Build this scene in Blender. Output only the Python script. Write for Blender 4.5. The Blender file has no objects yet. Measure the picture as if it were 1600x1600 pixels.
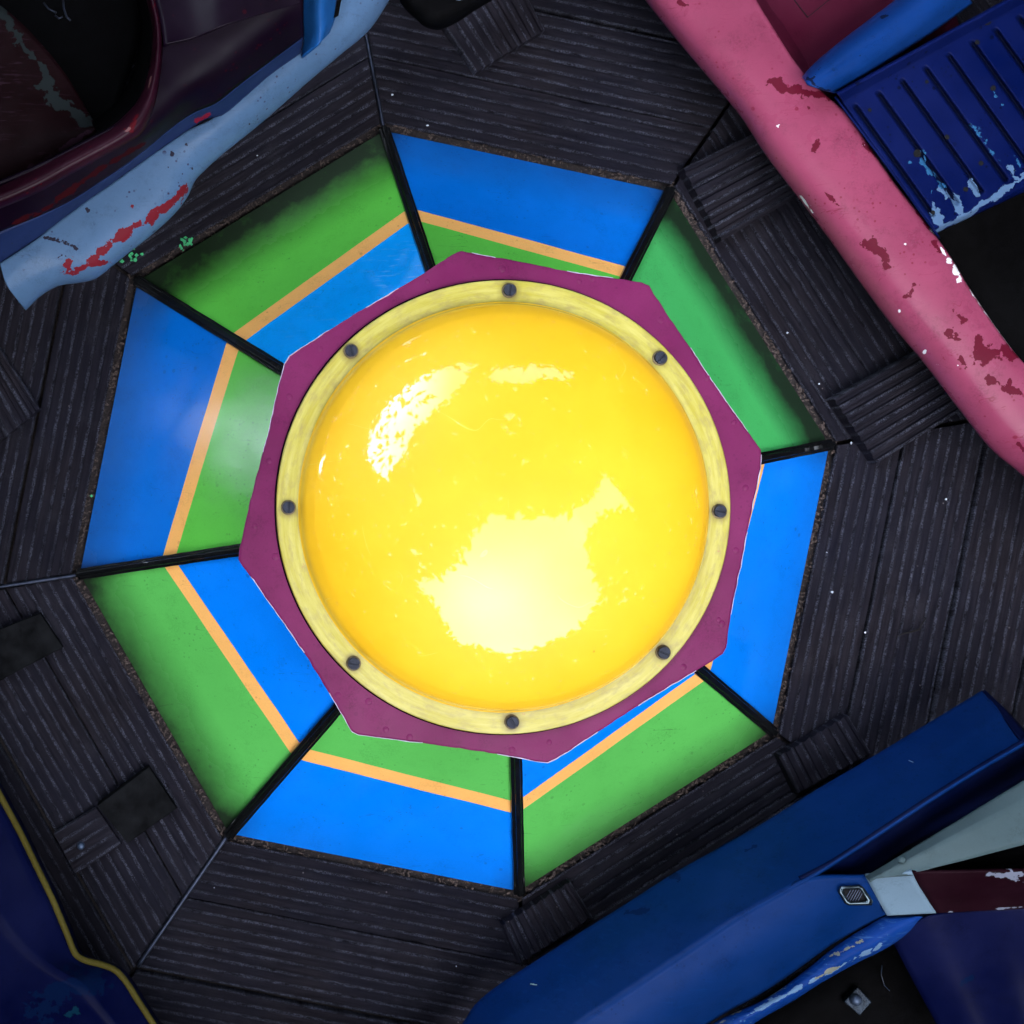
import bpy, bmesh, math, random
from mathutils import Vector, noise as mnoise
R = math.radians
random.seed(7)
scene = bpy.context.scene
COL = scene.collection

# ------------------------------------------------------------------ camera
CAM_H = 2.4                     # metres above the deck
MPP = 0.0011                    # metres per photo pixel on the deck
NX, NY = 300.0, 800.0           # photo pixel straight under the lens
CX, CY = -(707 - NX) * MPP, -0.0044
cam_data = bpy.data.cameras.new('camera')
cam_data.sensor_width = 36.0
cam_data.lens = CAM_H / MPP / 1600 * 36.0
cam_data.shift_x = (800 - NX) / 1600
cam_data.shift_y = (NY - 800) / 1600
cam_data.clip_start = 0.05
cam_data.clip_end = 500
cam = bpy.data.objects.new('camera', cam_data)
cam.location = (CX, CY, CAM_H)
COL.objects.link(cam)
scene.camera = cam

# ------------------------------------------------------------------ sky and sun
SUN_TILT, SUN_AZ = 26.0, -80.0   # tilt from the zenith, compass angle in the XY plane (from +X)
world = bpy.data.worlds.new('World')
scene.world = world
world.use_nodes = True
wn = world.node_tree
bgn = wn.nodes['Background']
sky = wn.nodes.new('ShaderNodeTexSky')
sky.sky_type = 'NISHITA'
sky.sun_disc = False
sky.sun_elevation = R(90 - SUN_TILT)
sky.sun_rotation = R(90 - SUN_AZ)
sky.air_density = 1.0
sky.dust_density = 2.5
sky.altitude = 50
# thin bright cloud over the blue
tc = wn.nodes.new('ShaderNodeTexCoord')
cn = wn.nodes.new('ShaderNodeTexNoise'); cn.inputs['Scale'].default_value = 1.6; cn.inputs['Detail'].default_value = 6
wn.links.new(tc.outputs['Generated'], cn.inputs['Vector'])
cr = wn.nodes.new('ShaderNodeValToRGB')
cr.color_ramp.elements[0].position = 0.30; cr.color_ramp.elements[0].color = (0.25, 0.25, 0.25, 1)
cr.color_ramp.elements[1].position = 0.62; cr.color_ramp.elements[1].color = (0.75, 0.75, 0.75, 1)
wn.links.new(cn.outputs['Fac'], cr.inputs['Fac'])
wmix = wn.nodes.new('ShaderNodeMix'); wmix.data_type = 'RGBA'
wn.links.new(cr.outputs['Color'], wmix.inputs[0])
wn.links.new(sky.outputs['Color'], wmix.inputs[6])
wmix.inputs[7].default_value = (19.0, 21.0, 25.0, 1)
# cloud glow added for light in two broad parts of the sky: high in the south and low in the north west
def glow(dirv, a, b, gain, prev):
    dn = wn.nodes.new('ShaderNodeVectorMath'); dn.operation = 'DOT_PRODUCT'
    wn.links.new(tc.outputs['Generated'], dn.inputs[0]); dn.inputs[1].default_value = Vector(dirv).normalized()
    mr = wn.nodes.new('ShaderNodeMapRange'); mr.interpolation_type = 'SMOOTHSTEP'
    mr.inputs[1].default_value = a; mr.inputs[2].default_value = b; mr.inputs[3].default_value = 0; mr.inputs[4].default_value = gain
    wn.links.new(dn.outputs['Value'], mr.inputs[0])
    ad = wn.nodes.new('ShaderNodeMath'); ad.operation = 'ADD'
    wn.links.new(mr.outputs[0], ad.inputs[0])
    if prev is None: ad.inputs[1].default_value = 1.0
    else: wn.links.new(prev, ad.inputs[1])
    return ad.outputs[0]
gl = glow((0.05, -0.62, 0.78), 0.80, 1.0, 0.7, None)
gl = glow((-0.70, 0.48, 0.52), 0.75, 0.97, 5.5, gl)
gm = wn.nodes.new('ShaderNodeVectorMath'); gm.operation = 'SCALE'
wn.links.new(wmix.outputs[2], gm.inputs[0]); wn.links.new(gl, gm.inputs['Scale'])
wn.links.new(gm.outputs[0], bgn.inputs['Color'])
bgn.inputs['Strength'].default_value = 0.15

sun_d = bpy.data.lights.new('sun', 'SUN')
sun_d.energy = 0.5
sun_d.angle = R(65)
sun_d.color = (1.0, 0.95, 0.88)
sun = bpy.data.objects.new('sun', sun_d)
sdir = Vector((math.sin(R(SUN_TILT)) * math.cos(R(SUN_AZ)), math.sin(R(SUN_TILT)) * math.sin(R(SUN_AZ)), math.cos(R(SUN_TILT))))
sun.rotation_euler = sdir.to_track_quat('Z', 'Y').to_euler()
sun.location = sdir * 20
COL.objects.link(sun)

scene.view_settings.view_transform = 'Standard'
scene.view_settings.look = 'None'
scene.view_settings.gamma = 1
scene.view_settings.use_curve_mapping = False
scene.view_settings.exposure = 1.18

# ------------------------------------------------------------------ helpers
def spot(px, py, z=0.0):
    """point at height z that lies where the photograph shows pixel px, py"""
    s = MPP * (CAM_H - z) / CAM_H
    return Vector((CX + (px - NX) * s, CY - (py - NY) * s, z))

def pix(p):
    k = CAM_H / (MPP * (CAM_H - p.z))
    return (p.x - CX) * k + NX, NY - (p.y - CY) * k

def tag(o, label=None, cat=None, group=None, kind=None):
    for k, v in (('label', label), ('category', cat), ('group', group), ('kind', kind)):
        if v: o[k] = v
    return o

def empty(name, loc=(0, 0, 0)):
    o = bpy.data.objects.new(name, None)
    o.empty_display_size = 0.05
    o.location = loc
    COL.objects.link(o)
    return o

def link_mesh(name, verts, faces, mat, parent=None, smooth=False, mats=None, fmat=None):
    if parent is not None:
        off = Vector(parent.matrix_world_loc) if hasattr(parent, 'matrix_world_loc') else world_loc(parent)
    else:
        off = Vector((0, 0, 0))
    me = bpy.data.meshes.new(name)
    me.from_pydata([tuple(Vector(v) - off) for v in verts], [], faces)
    me.update()
    for m in (mats or [mat]):
        me.materials.append(m)
    if fmat:
        me.polygons.foreach_set('material_index', fmat)
    if smooth:
        me.polygons.foreach_set('use_smooth', [True] * len(me.polygons))
    o = bpy.data.objects.new(name, me)
    COL.objects.link(o)
    if parent is not None: o.parent = parent
    return o

def world_loc(o):
    v = Vector((0, 0, 0))
    while o is not None:
        v += o.location
        o = o.parent
    return v

def add_attr(o, name, values):
    a = o.data.attributes.new(name, 'FLOAT', 'POINT')
    a.data.foreach_set('value', values)

def bevel(o, w, seg=2):
    m = o.modifiers.new('bevel', 'BEVEL'); m.width = w; m.segments = seg; m.limit_method = 'ANGLE'; m.angle_limit = R(35)
    m.harden_normals = False
    return o

class Geo:
    def __init__(s): s.v = []; s.f = []; s.m = []
    def add(s, verts, faces, mi=0):
        b = len(s.v); s.v += [Vector(v) for v in verts]
        for f in faces: s.f.append([b + i for i in f]); s.m.append(mi)
    def prism(s, top, z0, z1=None, mi=0):
        """top: list of Vectors in order; z0: bottom height"""
        n = len(top)
        bot = [Vector((p.x, p.y, z0)) for p in top]
        fs = [list(range(n)), list(range(2 * n - 1, n - 1, -1))]
        for i in range(n):
            j = (i + 1) % n
            fs.append([i, n + i, n + j, j])
        s.add(list(top) + bot, fs, mi)
    def bar(s, a, b, w, h, up=Vector((0, 0, 1)), mi=0):
        a, b = Vector(a), Vector(b)
        d = (b - a).normalized(); side = d.cross(up).normalized(); u = side.cross(d).normalized()
        pts = []
        for p in (a, b):
            for sx, sy in ((-1, -1), (1, -1), (1, 1), (-1, 1)):
                pts.append(p + side * (sx * w / 2) + u * (sy * h / 2))
        s.add(pts, [[0, 1, 2, 3], [7, 6, 5, 4], [0, 4, 5, 1], [1, 5, 6, 2], [2, 6, 7, 3], [3, 7, 4, 0]], mi)
    def tube(s, pts, rad, n=10, mi=0):
        pts = [Vector(p) for p in pts]
        rings = []
        for i, p in enumerate(pts):
            a = pts[max(0, i - 1)]; b = pts[min(len(pts) - 1, i + 1)]
            d = (b - a).normalized()
            ref = Vector((0, 0, 1)) if abs(d.z) < 0.9 else Vector((1, 0, 0))
            x = d.cross(ref).normalized(); y = x.cross(d)
            r = rad[i] if isinstance(rad, (list, tuple)) else rad
            rings.append([p + x * (r * math.cos(2 * math.pi * k / n)) + y * (r * math.sin(2 * math.pi * k / n)) for k in range(n)])
        vs = [v for rg in rings for v in rg]
        fs = []
        for i in range(len(pts) - 1):
            for k in range(n):
                l = (k + 1) % n
                fs.append([i * n + k, i * n + l, (i + 1) * n + l, (i + 1) * n + k])
        fs.append(list(range(n))[::-1]); fs.append([(len(pts) - 1) * n + k for k in range(n)])
        s.add(vs, fs, mi)
    def lathe(s, c, prof, n=32, mi=0):
        """prof: (r, z) pairs from the rim to the middle"""
        vs = []; fs = []
        for r, z in prof:
            for k in range(n):
                a = 2 * math.pi * k / n
                vs.append(Vector((c[0] + r * math.cos(a), c[1] + r * math.sin(a), z)))
        for i in range(len(prof) - 1):
            for k in range(n):
                l = (k + 1) % n
                fs.append([i * n + k, i * n + l, (i + 1) * n + l, (i + 1) * n + k])
        if prof[-1][0] > 1e-5: fs.append([(len(prof) - 1) * n + k for k in range(n)])
        s.add(vs, fs, mi)
    def obj(s, name, mat, parent=None, smooth=False, mats=None):
        return link_mesh(name, s.v, s.f, mat, parent, smooth, mats, s.m if mats else None)

def catmull(pts, n, closed=False):
    pts = [Vector(p) for p in pts]
    if len(pts) == 2:
        return [pts[0].lerp(pts[1], i / (n - 1)) for i in range(n)]
    dense = []
    for i in range(len(pts) - 1):
        p0 = pts[max(0, i - 1)]; p1 = pts[i]; p2 = pts[i + 1]; p3 = pts[min(len(pts) - 1, i + 2)]
        if i == 0: p0 = p1 * 2 - p2
        if i == len(pts) - 2: p3 = p2 * 2 - p1
        l0 = max((p1 - p0).length, 1e-6) ** .5; l1 = max((p2 - p1).length, 1e-6) ** .5; l2 = max((p3 - p2).length, 1e-6) ** .5
        m1 = ((p1 - p0) / l0 - (p2 - p0) / (l0 + l1) + (p2 - p1) / l1) * l1
        m2 = ((p2 - p1) / l1 - (p3 - p1) / (l1 + l2) + (p3 - p2) / l2) * l1
        for k in range(24):
            t = k / 24; t2 = t * t; t3 = t2 * t
            dense.append(p1 * (2 * t3 - 3 * t2 + 1) + m1 * (t3 - 2 * t2 + t) + p2 * (-2 * t3 + 3 * t2) + m2 * (t3 - t2))
    dense.append(pts[-1])
    cum = [0.0]
    for a, b in zip(dense, dense[1:]): cum.append(cum[-1] + (b - a).length)
    out = []; j = 0
    for i in range(n):
        d = cum[-1] * i / (n - 1)
        while j < len(cum) - 2 and cum[j + 1] < d: j += 1
        seg = cum[j + 1] - cum[j]
        out.append(dense[j].lerp(dense[j + 1], (d - cum[j]) / seg if seg > 0 else 0))
    return out

def seg_dist(px, py, ax, ay, bx, by):
    dx, dy = bx - ax, by - ay
    L = dx * dx + dy * dy
    t = 0 if L == 0 else max(0, min(1, ((px - ax) * dx + (py - ay) * dy) / L))
    return math.hypot(px - ax - t * dx, py - ay - t * dy)

def wear_value(px, py, marks):
    """marks: list of (polyline, width); 1 on the line, 0 at the width"""
    w = 0.0
    for pts, r in marks:
        if len(pts) == 1: d = math.hypot(px - pts[0][0], py - pts[0][1])
        else: d = min(seg_dist(px, py, *a, *b) for a, b in zip(pts, pts[1:]))
        w = max(w, 1 - d / (2.0 * r))
    return max(0.0, w)

def loft(name, rails, mat, parent, nu=120, nv=12, round_=False, thick=0.006, attrs=None, ext=(0, 0)):
    """surface through rails (each a list of (px, py, z)); a real moulded sheet with thickness"""
    def extend(r):
        # carry the moulding on past the edge of the picture, straight along its own direction
        r = list(r)
        if ext[0]:
            a, b = r[0], r[1]; L = math.hypot(a[0] - b[0], a[1] - b[1])
            r = [(a[0] + (a[0] - b[0]) / L * ext[0], a[1] + (a[1] - b[1]) / L * ext[0], a[2])] + r
        if ext[1]:
            a, b = r[-1], r[-2]; L = math.hypot(a[0] - b[0], a[1] - b[1])
            r = r + [(a[0] + (a[0] - b[0]) / L * ext[1], a[1] + (a[1] - b[1]) / L * ext[1], a[2])]
        return r
    rr = [catmull([spot(*p) for p in extend(r)], nu) for r in rails]
    cols = []
    for i in range(nu):
        cross = [r[i] for r in rr]
        if round_ and len(cross) > 2:
            cols.append(catmull(cross, nv * (len(cross) - 1) + 1))
        else:
            c = []
            for a, b in zip(cross, cross[1:]):
                c += [a.lerp(b, k / nv) for k in range(nv)]
            c.append(cross[-1]); cols.append(c)
    m = len(cols[0])
    vs = [v for c in cols for v in c]
    fs = [[i * m + j, i * m + j + 1, (i + 1) * m + j + 1, (i + 1) * m + j] for i in range(nu - 1) for j in range(m - 1)]
    # face upwards
    f0 = fs[len(fs) // 2]
    nrm = (vs[f0[1]] - vs[f0[0]]).cross(vs[f0[2]] - vs[f0[0]])
    if nrm.z < 0: fs = [f[::-1] for f in fs]
    o = link_mesh(name, vs, fs, mat, parent, True)
    if attrs:
        pxy = [pix(v) for v in vs]
        for an, marks in attrs.items():
            add_attr(o, an, [wear_value(x, y, marks) for x, y in pxy])
    if thick:
        s = o.modifiers.new('thickness', 'SOLIDIFY'); s.thickness = thick; s.offset = -1
    return o

# ------------------------------------------------------------------ materials
def nt(name):
    m = bpy.data.materials.new(name); m.use_nodes = True
    n = m.node_tree; b = n.nodes['Principled BSDF']
    return m, n, b
def node(n, t, **kw):
    x = n.nodes.new(t)
    for k, v in kw.items(): setattr(x, k, v)
    return x
def noise_n(n, scale, detail=4, vec=None, rough=0.55, dist=0):
    x = n.nodes.new('ShaderNodeTexNoise')
    x.inputs['Scale'].default_value = scale; x.inputs['Detail'].default_value = detail
    x.inputs['Roughness'].default_value = rough; x.inputs['Distortion'].default_value = dist
    if vec is not None: n.links.new(vec, x.inputs['Vector'])
    return x.outputs['Fac']
def ramp(n, fac, a, b, va=0.0, vb=1.0):
    x = n.nodes.new('ShaderNodeMapRange'); x.inputs[1].default_value = a; x.inputs[2].default_value = b
    x.inputs[3].default_value = va; x.inputs[4].default_value = vb
    n.links.new(fac, x.inputs[0]); return x.outputs[0]
def math_n(n, op, a, b=None):
    x = n.nodes.new('ShaderNodeMath'); x.operation = op
    for i, v in enumerate((a, b)):
        if v is None: continue
        if isinstance(v, (int, float)): x.inputs[i].default_value = v
        else: n.links.new(v, x.inputs[i])
    return x.outputs[0]
def mixc(n, fac, a, b):
    x = n.nodes.new('ShaderNodeMix'); x.data_type = 'RGBA'
    for i, v in ((0, fac), (6, a), (7, b)):
        if isinstance(v, (int, float)): x.inputs[i].default_value = v
        elif isinstance(v, tuple): x.inputs[i].default_value = (*v, 1) if len(v) == 3 else v
        else: n.links.new(v, x.inputs[i])
    return x.outputs[2]
def attr(n, name):
    x = n.nodes.new('ShaderNodeAttribute'); x.attribute_name = name; return x.outputs['Fac']
def geo_pos(n): return n.nodes.new('ShaderNodeNewGeometry').outputs['Position']
def mapping(n, vec, scale=(1, 1, 1), rot=(0, 0, 0)):
    x = n.nodes.new('ShaderNodeMapping'); x.inputs['Scale'].default_value = scale; x.inputs['Rotation'].default_value = rot
    n.links.new(vec, x.inputs['Vector']); return x.outputs[0]
def bump(n, b, h, strength=0.3, dist=0.002):
    x = n.nodes.new('ShaderNodeBump'); x.inputs['Strength'].default_value = strength; x.inputs['Distance'].default_value = dist
    n.links.new(h, x.inputs['Height']); n.links.new(x.outputs[0], b.inputs['Normal'])

def paint(name, col, rough=0.32, coat=0.25, vary=0.10, wearcol=(0.25, 0.01, 0.015), chipcol=(0.7, 0.7, 0.72),
          specks=0.0, scratch=0.0, scratch_rot=0.0, grime_shade=0.6, grime_shade_col=(0.010, 0.011, 0.010), lump=0.25, speckcol=(0.02, 0.015, 0.02),
          scuff_or_sheen=0.0, scuff_or_sheen_col=(0.5, 0.5, 0.5), spec=0.22, dirtamt=0.55):
    m, n, b = nt(name)
    P = geo_pos(n)
    f = ramp(n, noise_n(n, 7, 5, P), 0.3, 0.7, 0.0, 1.0)
    dark = tuple(c * (1 - vary * 1.6) for c in col)
    light = tuple(min(1, c * (1 + vary * 0.6) + 0.004) for c in col)
    c = mixc(n, f, dark, light)
    fine = ramp(n, noise_n(n, 420, 3, P), 0.35, 0.65, 0.0, 0.12)
    c = mixc(n, fine, c, tuple(v * 0.6 for v in col))
    if scuff_or_sheen:
        sm = mapping(n, P, (30, 220, 60), (0, 0, scratch_rot))
        s2 = math_n(n, 'MULTIPLY', ramp(n, noise_n(n, 1.0, 6, sm), 0.56, 0.66), ramp(n, noise_n(n, 5, 3, P), 0.45, 0.62))
        c = mixc(n, math_n(n, 'MULTIPLY', s2, scuff_or_sheen), c, scuff_or_sheen_col)
    if scratch:
        sv = mapping(n, P, (14, 300, 60), (0, 0, scratch_rot))
        s = math_n(n, 'MULTIPLY', ramp(n, noise_n(n, 1.0, 5, sv, 0.6, 0.6), 0.66, 0.70), ramp(n, noise_n(n, 9, 3, P), 0.50, 0.62))
        c = mixc(n, math_n(n, 'MULTIPLY', s, scratch), c, speckcol)
    if scratch:
        iso = math_n(n, 'ABSOLUTE', math_n(n, 'SUBTRACT', noise_n(n, 13, 2, mapping(n, P, (1, 3.2, 1), (0, 0, scratch_rot)), 0.5, 0.8), 0.5))
        hl = math_n(n, 'MULTIPLY', ramp(n, iso, 0.0042, 0.0014), ramp(n, noise_n(n, 17, 3, P), 0.50, 0.60))
        c = mixc(n, math_n(n, 'MULTIPLY', hl, scratch * 0.8), c, speckcol)
    dirt = math_n(n, 'MULTIPLY', ramp(n, noise_n(n, 19, 7, P, 0.72), 0.50, 0.72), ramp(n, noise_n(n, 330, 4, P, 0.75), 0.40, 0.62))
    c = mixc(n, math_n(n, 'MULTIPLY', dirt, dirtamt), c, tuple(v * 0.18 for v in col))
    if specks:
        v = node(n, 'ShaderNodeTexVoronoi'); v.inputs['Scale'].default_value = 95; n.links.new(P, v.inputs['Vector'])
        sp = math_n(n, 'MULTIPLY', ramp(n, v.outputs['Distance'], 0.20, 0.14), ramp(n, noise_n(n, 16, 4, P), 0.52, 0.60))
        v2 = node(n, 'ShaderNodeTexVoronoi'); v2.inputs['Scale'].default_value = 34; n.links.new(P, v2.inputs['Vector'])
        sp2 = math_n(n, 'MULTIPLY', ramp(n, v2.outputs['Distance'], 0.13, 0.09), ramp(n, noise_n(n, 6, 4, P), 0.55, 0.60))
        c = mixc(n, math_n(n, 'MULTIPLY', math_n(n, 'MAXIMUM', sp, sp2), specks), c, speckcol)
    # darkening by mask: hub panel edges, seat grooves, one panel's painted car shadow
    g = math_n(n, 'MULTIPLY', attr(n, 'grime_shade'), ramp(n, noise_n(n, 26, 6, P, 0.65), 0.22, 0.62, 0.82, 1.06))
    g = math_n(n, 'MINIMUM', math_n(n, 'MULTIPLY', g, grime_shade), 0.96)
    c = mixc(n, g, c, grime_shade_col)
    nz = math_n(n, 'MULTIPLY', math_n(n, 'SUBTRACT', noise_n(n, 62, 4, P, 0.55), 0.5), 2.0)
    nz = math_n(n, 'ADD', nz, math_n(n, 'MULTIPLY', math_n(n, 'SUBTRACT', noise_n(n, 190, 3, P, 0.5), 0.5), 0.5))
    w = ramp(n, math_n(n, 'ADD', attr(n, 'wear'), nz), 0.62, 0.65)
    w = math_n(n, 'MULTIPLY', w, ramp(n, attr(n, 'wear'), 0.02, 0.06))
    c = mixc(n, w, c, wearcol)
    ch = ramp(n, math_n(n, 'ADD', attr(n, 'chip'), nz), 0.58, 0.63)
    ch = math_n(n, 'MULTIPLY', ch, ramp(n, attr(n, 'chip'), 0.02, 0.06))
    c = mixc(n, ch, c, chipcol)
    n.links.new(c, b.inputs['Base Color'])
    rr = ramp(n, noise_n(n, 30, 5, P), 0.3, 0.7, rough * 0.8, rough * 1.3)
    rr = math_n(n, 'ADD', rr, math_n(n, 'MULTIPLY', math_n(n, 'MAXIMUM', g, math_n(n, 'MAXIMUM', w, ch)), 0.35))
    n.links.new(rr, b.inputs['Roughness'])
    b.inputs['Coat Weight'].default_value = coat * 0.3 if spec > 0.15 else coat * 0.06
    b.inputs['Coat Roughness'].default_value = 0.2
    b.inputs['Specular IOR Level'].default_value = spec
    h = math_n(n, 'ADD', math_n(n, 'MULTIPLY', noise_n(n, 9, 4, P), 1.2), math_n(n, 'MULTIPLY', noise_n(n, 160, 4, P), 0.14))
    h = math_n(n, 'SUBTRACT', h, math_n(n, 'MULTIPLY', math_n(n, 'MAXIMUM', w, ch), 0.25))
    bump(n, b, h, lump, 0.0025)
    return m

def board_mat():
    m, n, b = nt('weathered_board')
    uv = node(n, 'ShaderNodeUVMap'); uv.uv_map = 'board'
    U = uv.outputs[0]
    sep = node(n, 'ShaderNodeSeparateXYZ'); n.links.new(U, sep.inputs[0])
    P = geo_pos(n)
    grain = noise_n(n, 1.0, 7, mapping(n, U, (9, 150, 1)), 0.65)
    big = noise_n(n, 5, 5, P)
    c = mixc(n, ramp(n, grain, 0.30, 0.70), (0.0045, 0.004, 0.006), (0.025, 0.0215, 0.0275))
    c = mixc(n, ramp(n, big, 0.35, 0.70), c, mixc(n, 0.5, c, (0.009, 0.011, 0.022)))
    gd = math_n(n, 'COSINE', math_n(n, 'MULTIPLY', sep.outputs[1], 2 * math.pi / 0.0186))
    c = mixc(n, ramp(n, gd, 0.35, 0.95, 0.0, 0.45), c, (0.002, 0.002, 0.003))  # groove shading painted into the base colour
    # pale gritty lichen lying in broken dashes along each groove
    ph = math_n(n, 'MULTIPLY', sep.outputs[1], 2 * math.pi / 0.0186)
    gw = math_n(n, 'COSINE', ph)
    wob = math_n(n, 'MULTIPLY', math_n(n, 'SUBTRACT', noise_n(n, 1, 4, mapping(n, U, (60, 60, 1))), 0.5), 1.1)
    band = ramp(n, math_n(n, 'ADD', gw, wob), 0.45, 0.95)
    dash = ramp(n, noise_n(n, 1.0, 5, mapping(n, U, (42, 130, 1)), 0.75), 0.38, 0.54)
    patch = ramp(n, noise_n(n, 11, 4, P), 0.25, 0.55)
    grit = ramp(n, noise_n(n, 520, 3, P, 0.7), 0.40, 0.62)
    d = math_n(n, 'MULTIPLY', math_n(n, 'MULTIPLY', band, dash), math_n(n, 'MULTIPLY', patch, grit))
    c = mixc(n, math_n(n, 'MULTIPLY', d, 0.95), c, (0.19, 0.20, 0.27))
    # silt smears
    sm = math_n(n, 'MULTIPLY', ramp(n, noise_n(n, 14, 7, P, 0.7), 0.54, 0.70), grit)
    c = mixc(n, math_n(n, 'MULTIPLY', sm, 0.45), c, (0.050, 0.048, 0.058))
    v = node(n, 'ShaderNodeTexVoronoi'); v.inputs['Scale'].default_value = 60; n.links.new(P, v.inputs['Vector'])
    chips = math_n(n, 'MULTIPLY', ramp(n, v.outputs['Distance'], 0.10, 0.06), ramp(n, noise_n(n, 22, 2, P), 0.62, 0.66))
    c = mixc(n, chips, c, (0.20, 0.18, 0.18))
    c = mixc(n, attr(n, 'tone_falloff'), c, (0.0, 0.0, 0.001))
    n.links.new(c, b.inputs['Base Color'])
    b.inputs['Roughness'].default_value = 0.62
    b.inputs['Specular IOR Level'].default_value = 0.04
    h = math_n(n, 'ADD', math_n(n, 'MULTIPLY', grain, 0.6), math_n(n, 'MULTIPLY', noise_n(n, 260, 5, P, 0.7), 0.6))
    h = math_n(n, 'ADD', h, math_n(n, 'MULTIPLY', d, 0.6))
    bump(n, b, h, 1.0, 0.0040)
    return m

def simple(name, col, rough=0.5, metal=0.0, nscale=40, vary=0.4, bstr=0.3, coat=0.0, dist=0.0015, spec=0.3):
    m, n, b = nt(name)
    P = geo_pos(n)
    f = ramp(n, noise_n(n, nscale, 6, P, 0.65), 0.3, 0.7)
    n.links.new(mixc(n, f, tuple(c * (1 - vary) for c in col), tuple(min(1, c * (1 + vary)) for c in col)), b.inputs['Base Color'])
    b.inputs['Roughness'].default_value = rough; b.inputs['Metallic'].default_value = metal
    b.inputs['Specular IOR Level'].default_value = spec
    b.inputs['Coat Weight'].default_value = coat
    bump(n, b, noise_n(n, nscale * 5, 5, P, 0.65), bstr, dist)
    return m

M_board = board_mat()
M_ground = simple('dark_earth', (0.012, 0.011, 0.010), 0.9, 0, 20, 0.6, 0.8)
M_litter = simple('leaf_litter', (0.075, 0.056, 0.050), 0.85, 0, 420, 1.0, 0.5)
M_grit = simple('dark_grit', (0.030, 0.024, 0.024), 0.9, 0, 260, 0.7, 0.9, 0, 0.003)
M_leaf = simple('leaf', (0.014, 0.022, 0.008), 0.9, 0, 3, 0.5, 0.1, spec=0.05)
M_bark = simple('bark', (0.05, 0.04, 0.03), 0.9, 0, 14, 0.5, 0.8, 0, 0.02)
M_strip = simple('black_gloss_strip', (0.004, 0.0045, 0.005), 0.22, 0, 60, 0.5, 0.35, 0.5)
M_seam = simple('dull_steel_seam', (0.05, 0.06, 0.09), 0.5, 1.0, 60, 0.4, 0.4)
M_screw = simple('burnished_screw', (0.022, 0.026, 0.04), 0.6, 0.3, 120, 0.4, 0.5)
M_washer = simple('brassy_washer', (0.14, 0.11, 0.06), 0.55, 0.5, 120, 0.4, 0.3)
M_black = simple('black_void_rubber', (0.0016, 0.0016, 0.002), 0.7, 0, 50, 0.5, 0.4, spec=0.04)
M_chrome = simple('chrome', (0.08, 0.11, 0.13), 0.35, 1.0, 50, 0.1, 0.05)
M_bolt = simple('bright_bolt', (0.07, 0.10, 0.16), 0.4, 0.6, 90, 0.3, 0.3)
M_chip_g = simple('green_paint_flake', (0.05, 0.40, 0.16), 0.5, 0, 60, 0.3, 0.2)
M_chip_w = simple('white_paint_flake', (0.55, 0.6, 0.68), 0.5, 0, 60, 0.2, 0.2)
M_twig = simple('twig', (0.010, 0.008, 0.008), 0.9, 0, 60, 0.4, 0.5)
M_edge = simple('raw_white_edge', (0.36, 0.32, 0.42), 0.6, 0, 120, 0.25, 0.3)
M_hole = simple('drain_hole_dark', (0.003, 0.003, 0.004), 0.9, 0, 50, 0.3, 0.2)

HB = dict(dirtamt=0.30, spec=0.16, rough=0.12, coat=0.10, vary=0.05, grime_shade=1.0, lump=0.18, specks=0.25, scratch=0.35)
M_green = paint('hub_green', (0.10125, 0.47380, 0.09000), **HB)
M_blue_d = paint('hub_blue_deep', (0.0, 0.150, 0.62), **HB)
M_green_y = paint('hub_green_bright', (0.105, 0.52, 0.06), **HB)  # yellower green, brightened in paint where these panels catch little light
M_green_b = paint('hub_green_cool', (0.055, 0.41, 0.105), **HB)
M_blue_l = paint('hub_blue_sheen', (0.0, 0.36, 0.95), scuff_or_sheen=0.5, scuff_or_sheen_col=(0.10, 0.40, 0.85), scratch_rot=R(-30), **HB)  # lighter blue; the panel's sheen and its streaks are put into the colour
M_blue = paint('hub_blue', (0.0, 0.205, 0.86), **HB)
M_orange = paint('hub_orange', (0.93, 0.47, 0.13), **HB)
M_purple = paint('plate_purple', (0.145, 0.0115, 0.07), spec=0.12, rough=0.40, coat=0.15, vary=0.14, grime_shade=0.5, lump=0.35, specks=0.4,
                 speckcol=(0.09, 0.008, 0.05), wearcol=(0.30, 0.02, 0.08), chipcol=(0.75, 0.66, 0.5))
M_pink = paint('ride_pink', (0.265, 0.046, 0.095), rough=0.30, coat=0.4, vary=0.10, wearcol=(0.095, 0.003, 0.015),
               specks=0.8, scratch=0.85, scratch_rot=R(58), speckcol=(0.16, 0.01, 0.03), spec=0.12, lump=0.22)
M_pink_in = paint('ride_pink_floor', (0.0612, 0.005712, 0.01836), rough=0.35, coat=0.3, vary=0.12, specks=0.3, speckcol=(0.05, 0.0, 0.01), spec=0.06, lump=0.2)
M_seatblue = paint('seat_blue', (0.000638, 0.0051, 0.057375), rough=0.42, coat=0.2, vary=0.16, wearcol=(0.075, 0.135, 0.24), chipcol=(0.02, 0.09, 0.20),
                   specks=0.9, speckcol=(0.001, 0.002, 0.012), scratch=0.3, scratch_rot=R(-55), grime_shade=1.0, grime_shade_col=(0.001, 0.002, 0.010), spec=0.04, lump=0.3)
M_rollblue = paint('roll_blue', (0.00120, 0.03150, 0.16120), rough=0.38, coat=0.3, vary=0.16, wearcol=(0.002, 0.006, 0.03), specks=0.6,
                   speckcol=(0.001, 0.003, 0.02), scratch=0.5, scratch_rot=R(30), spec=0.1, lump=0.3)
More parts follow.
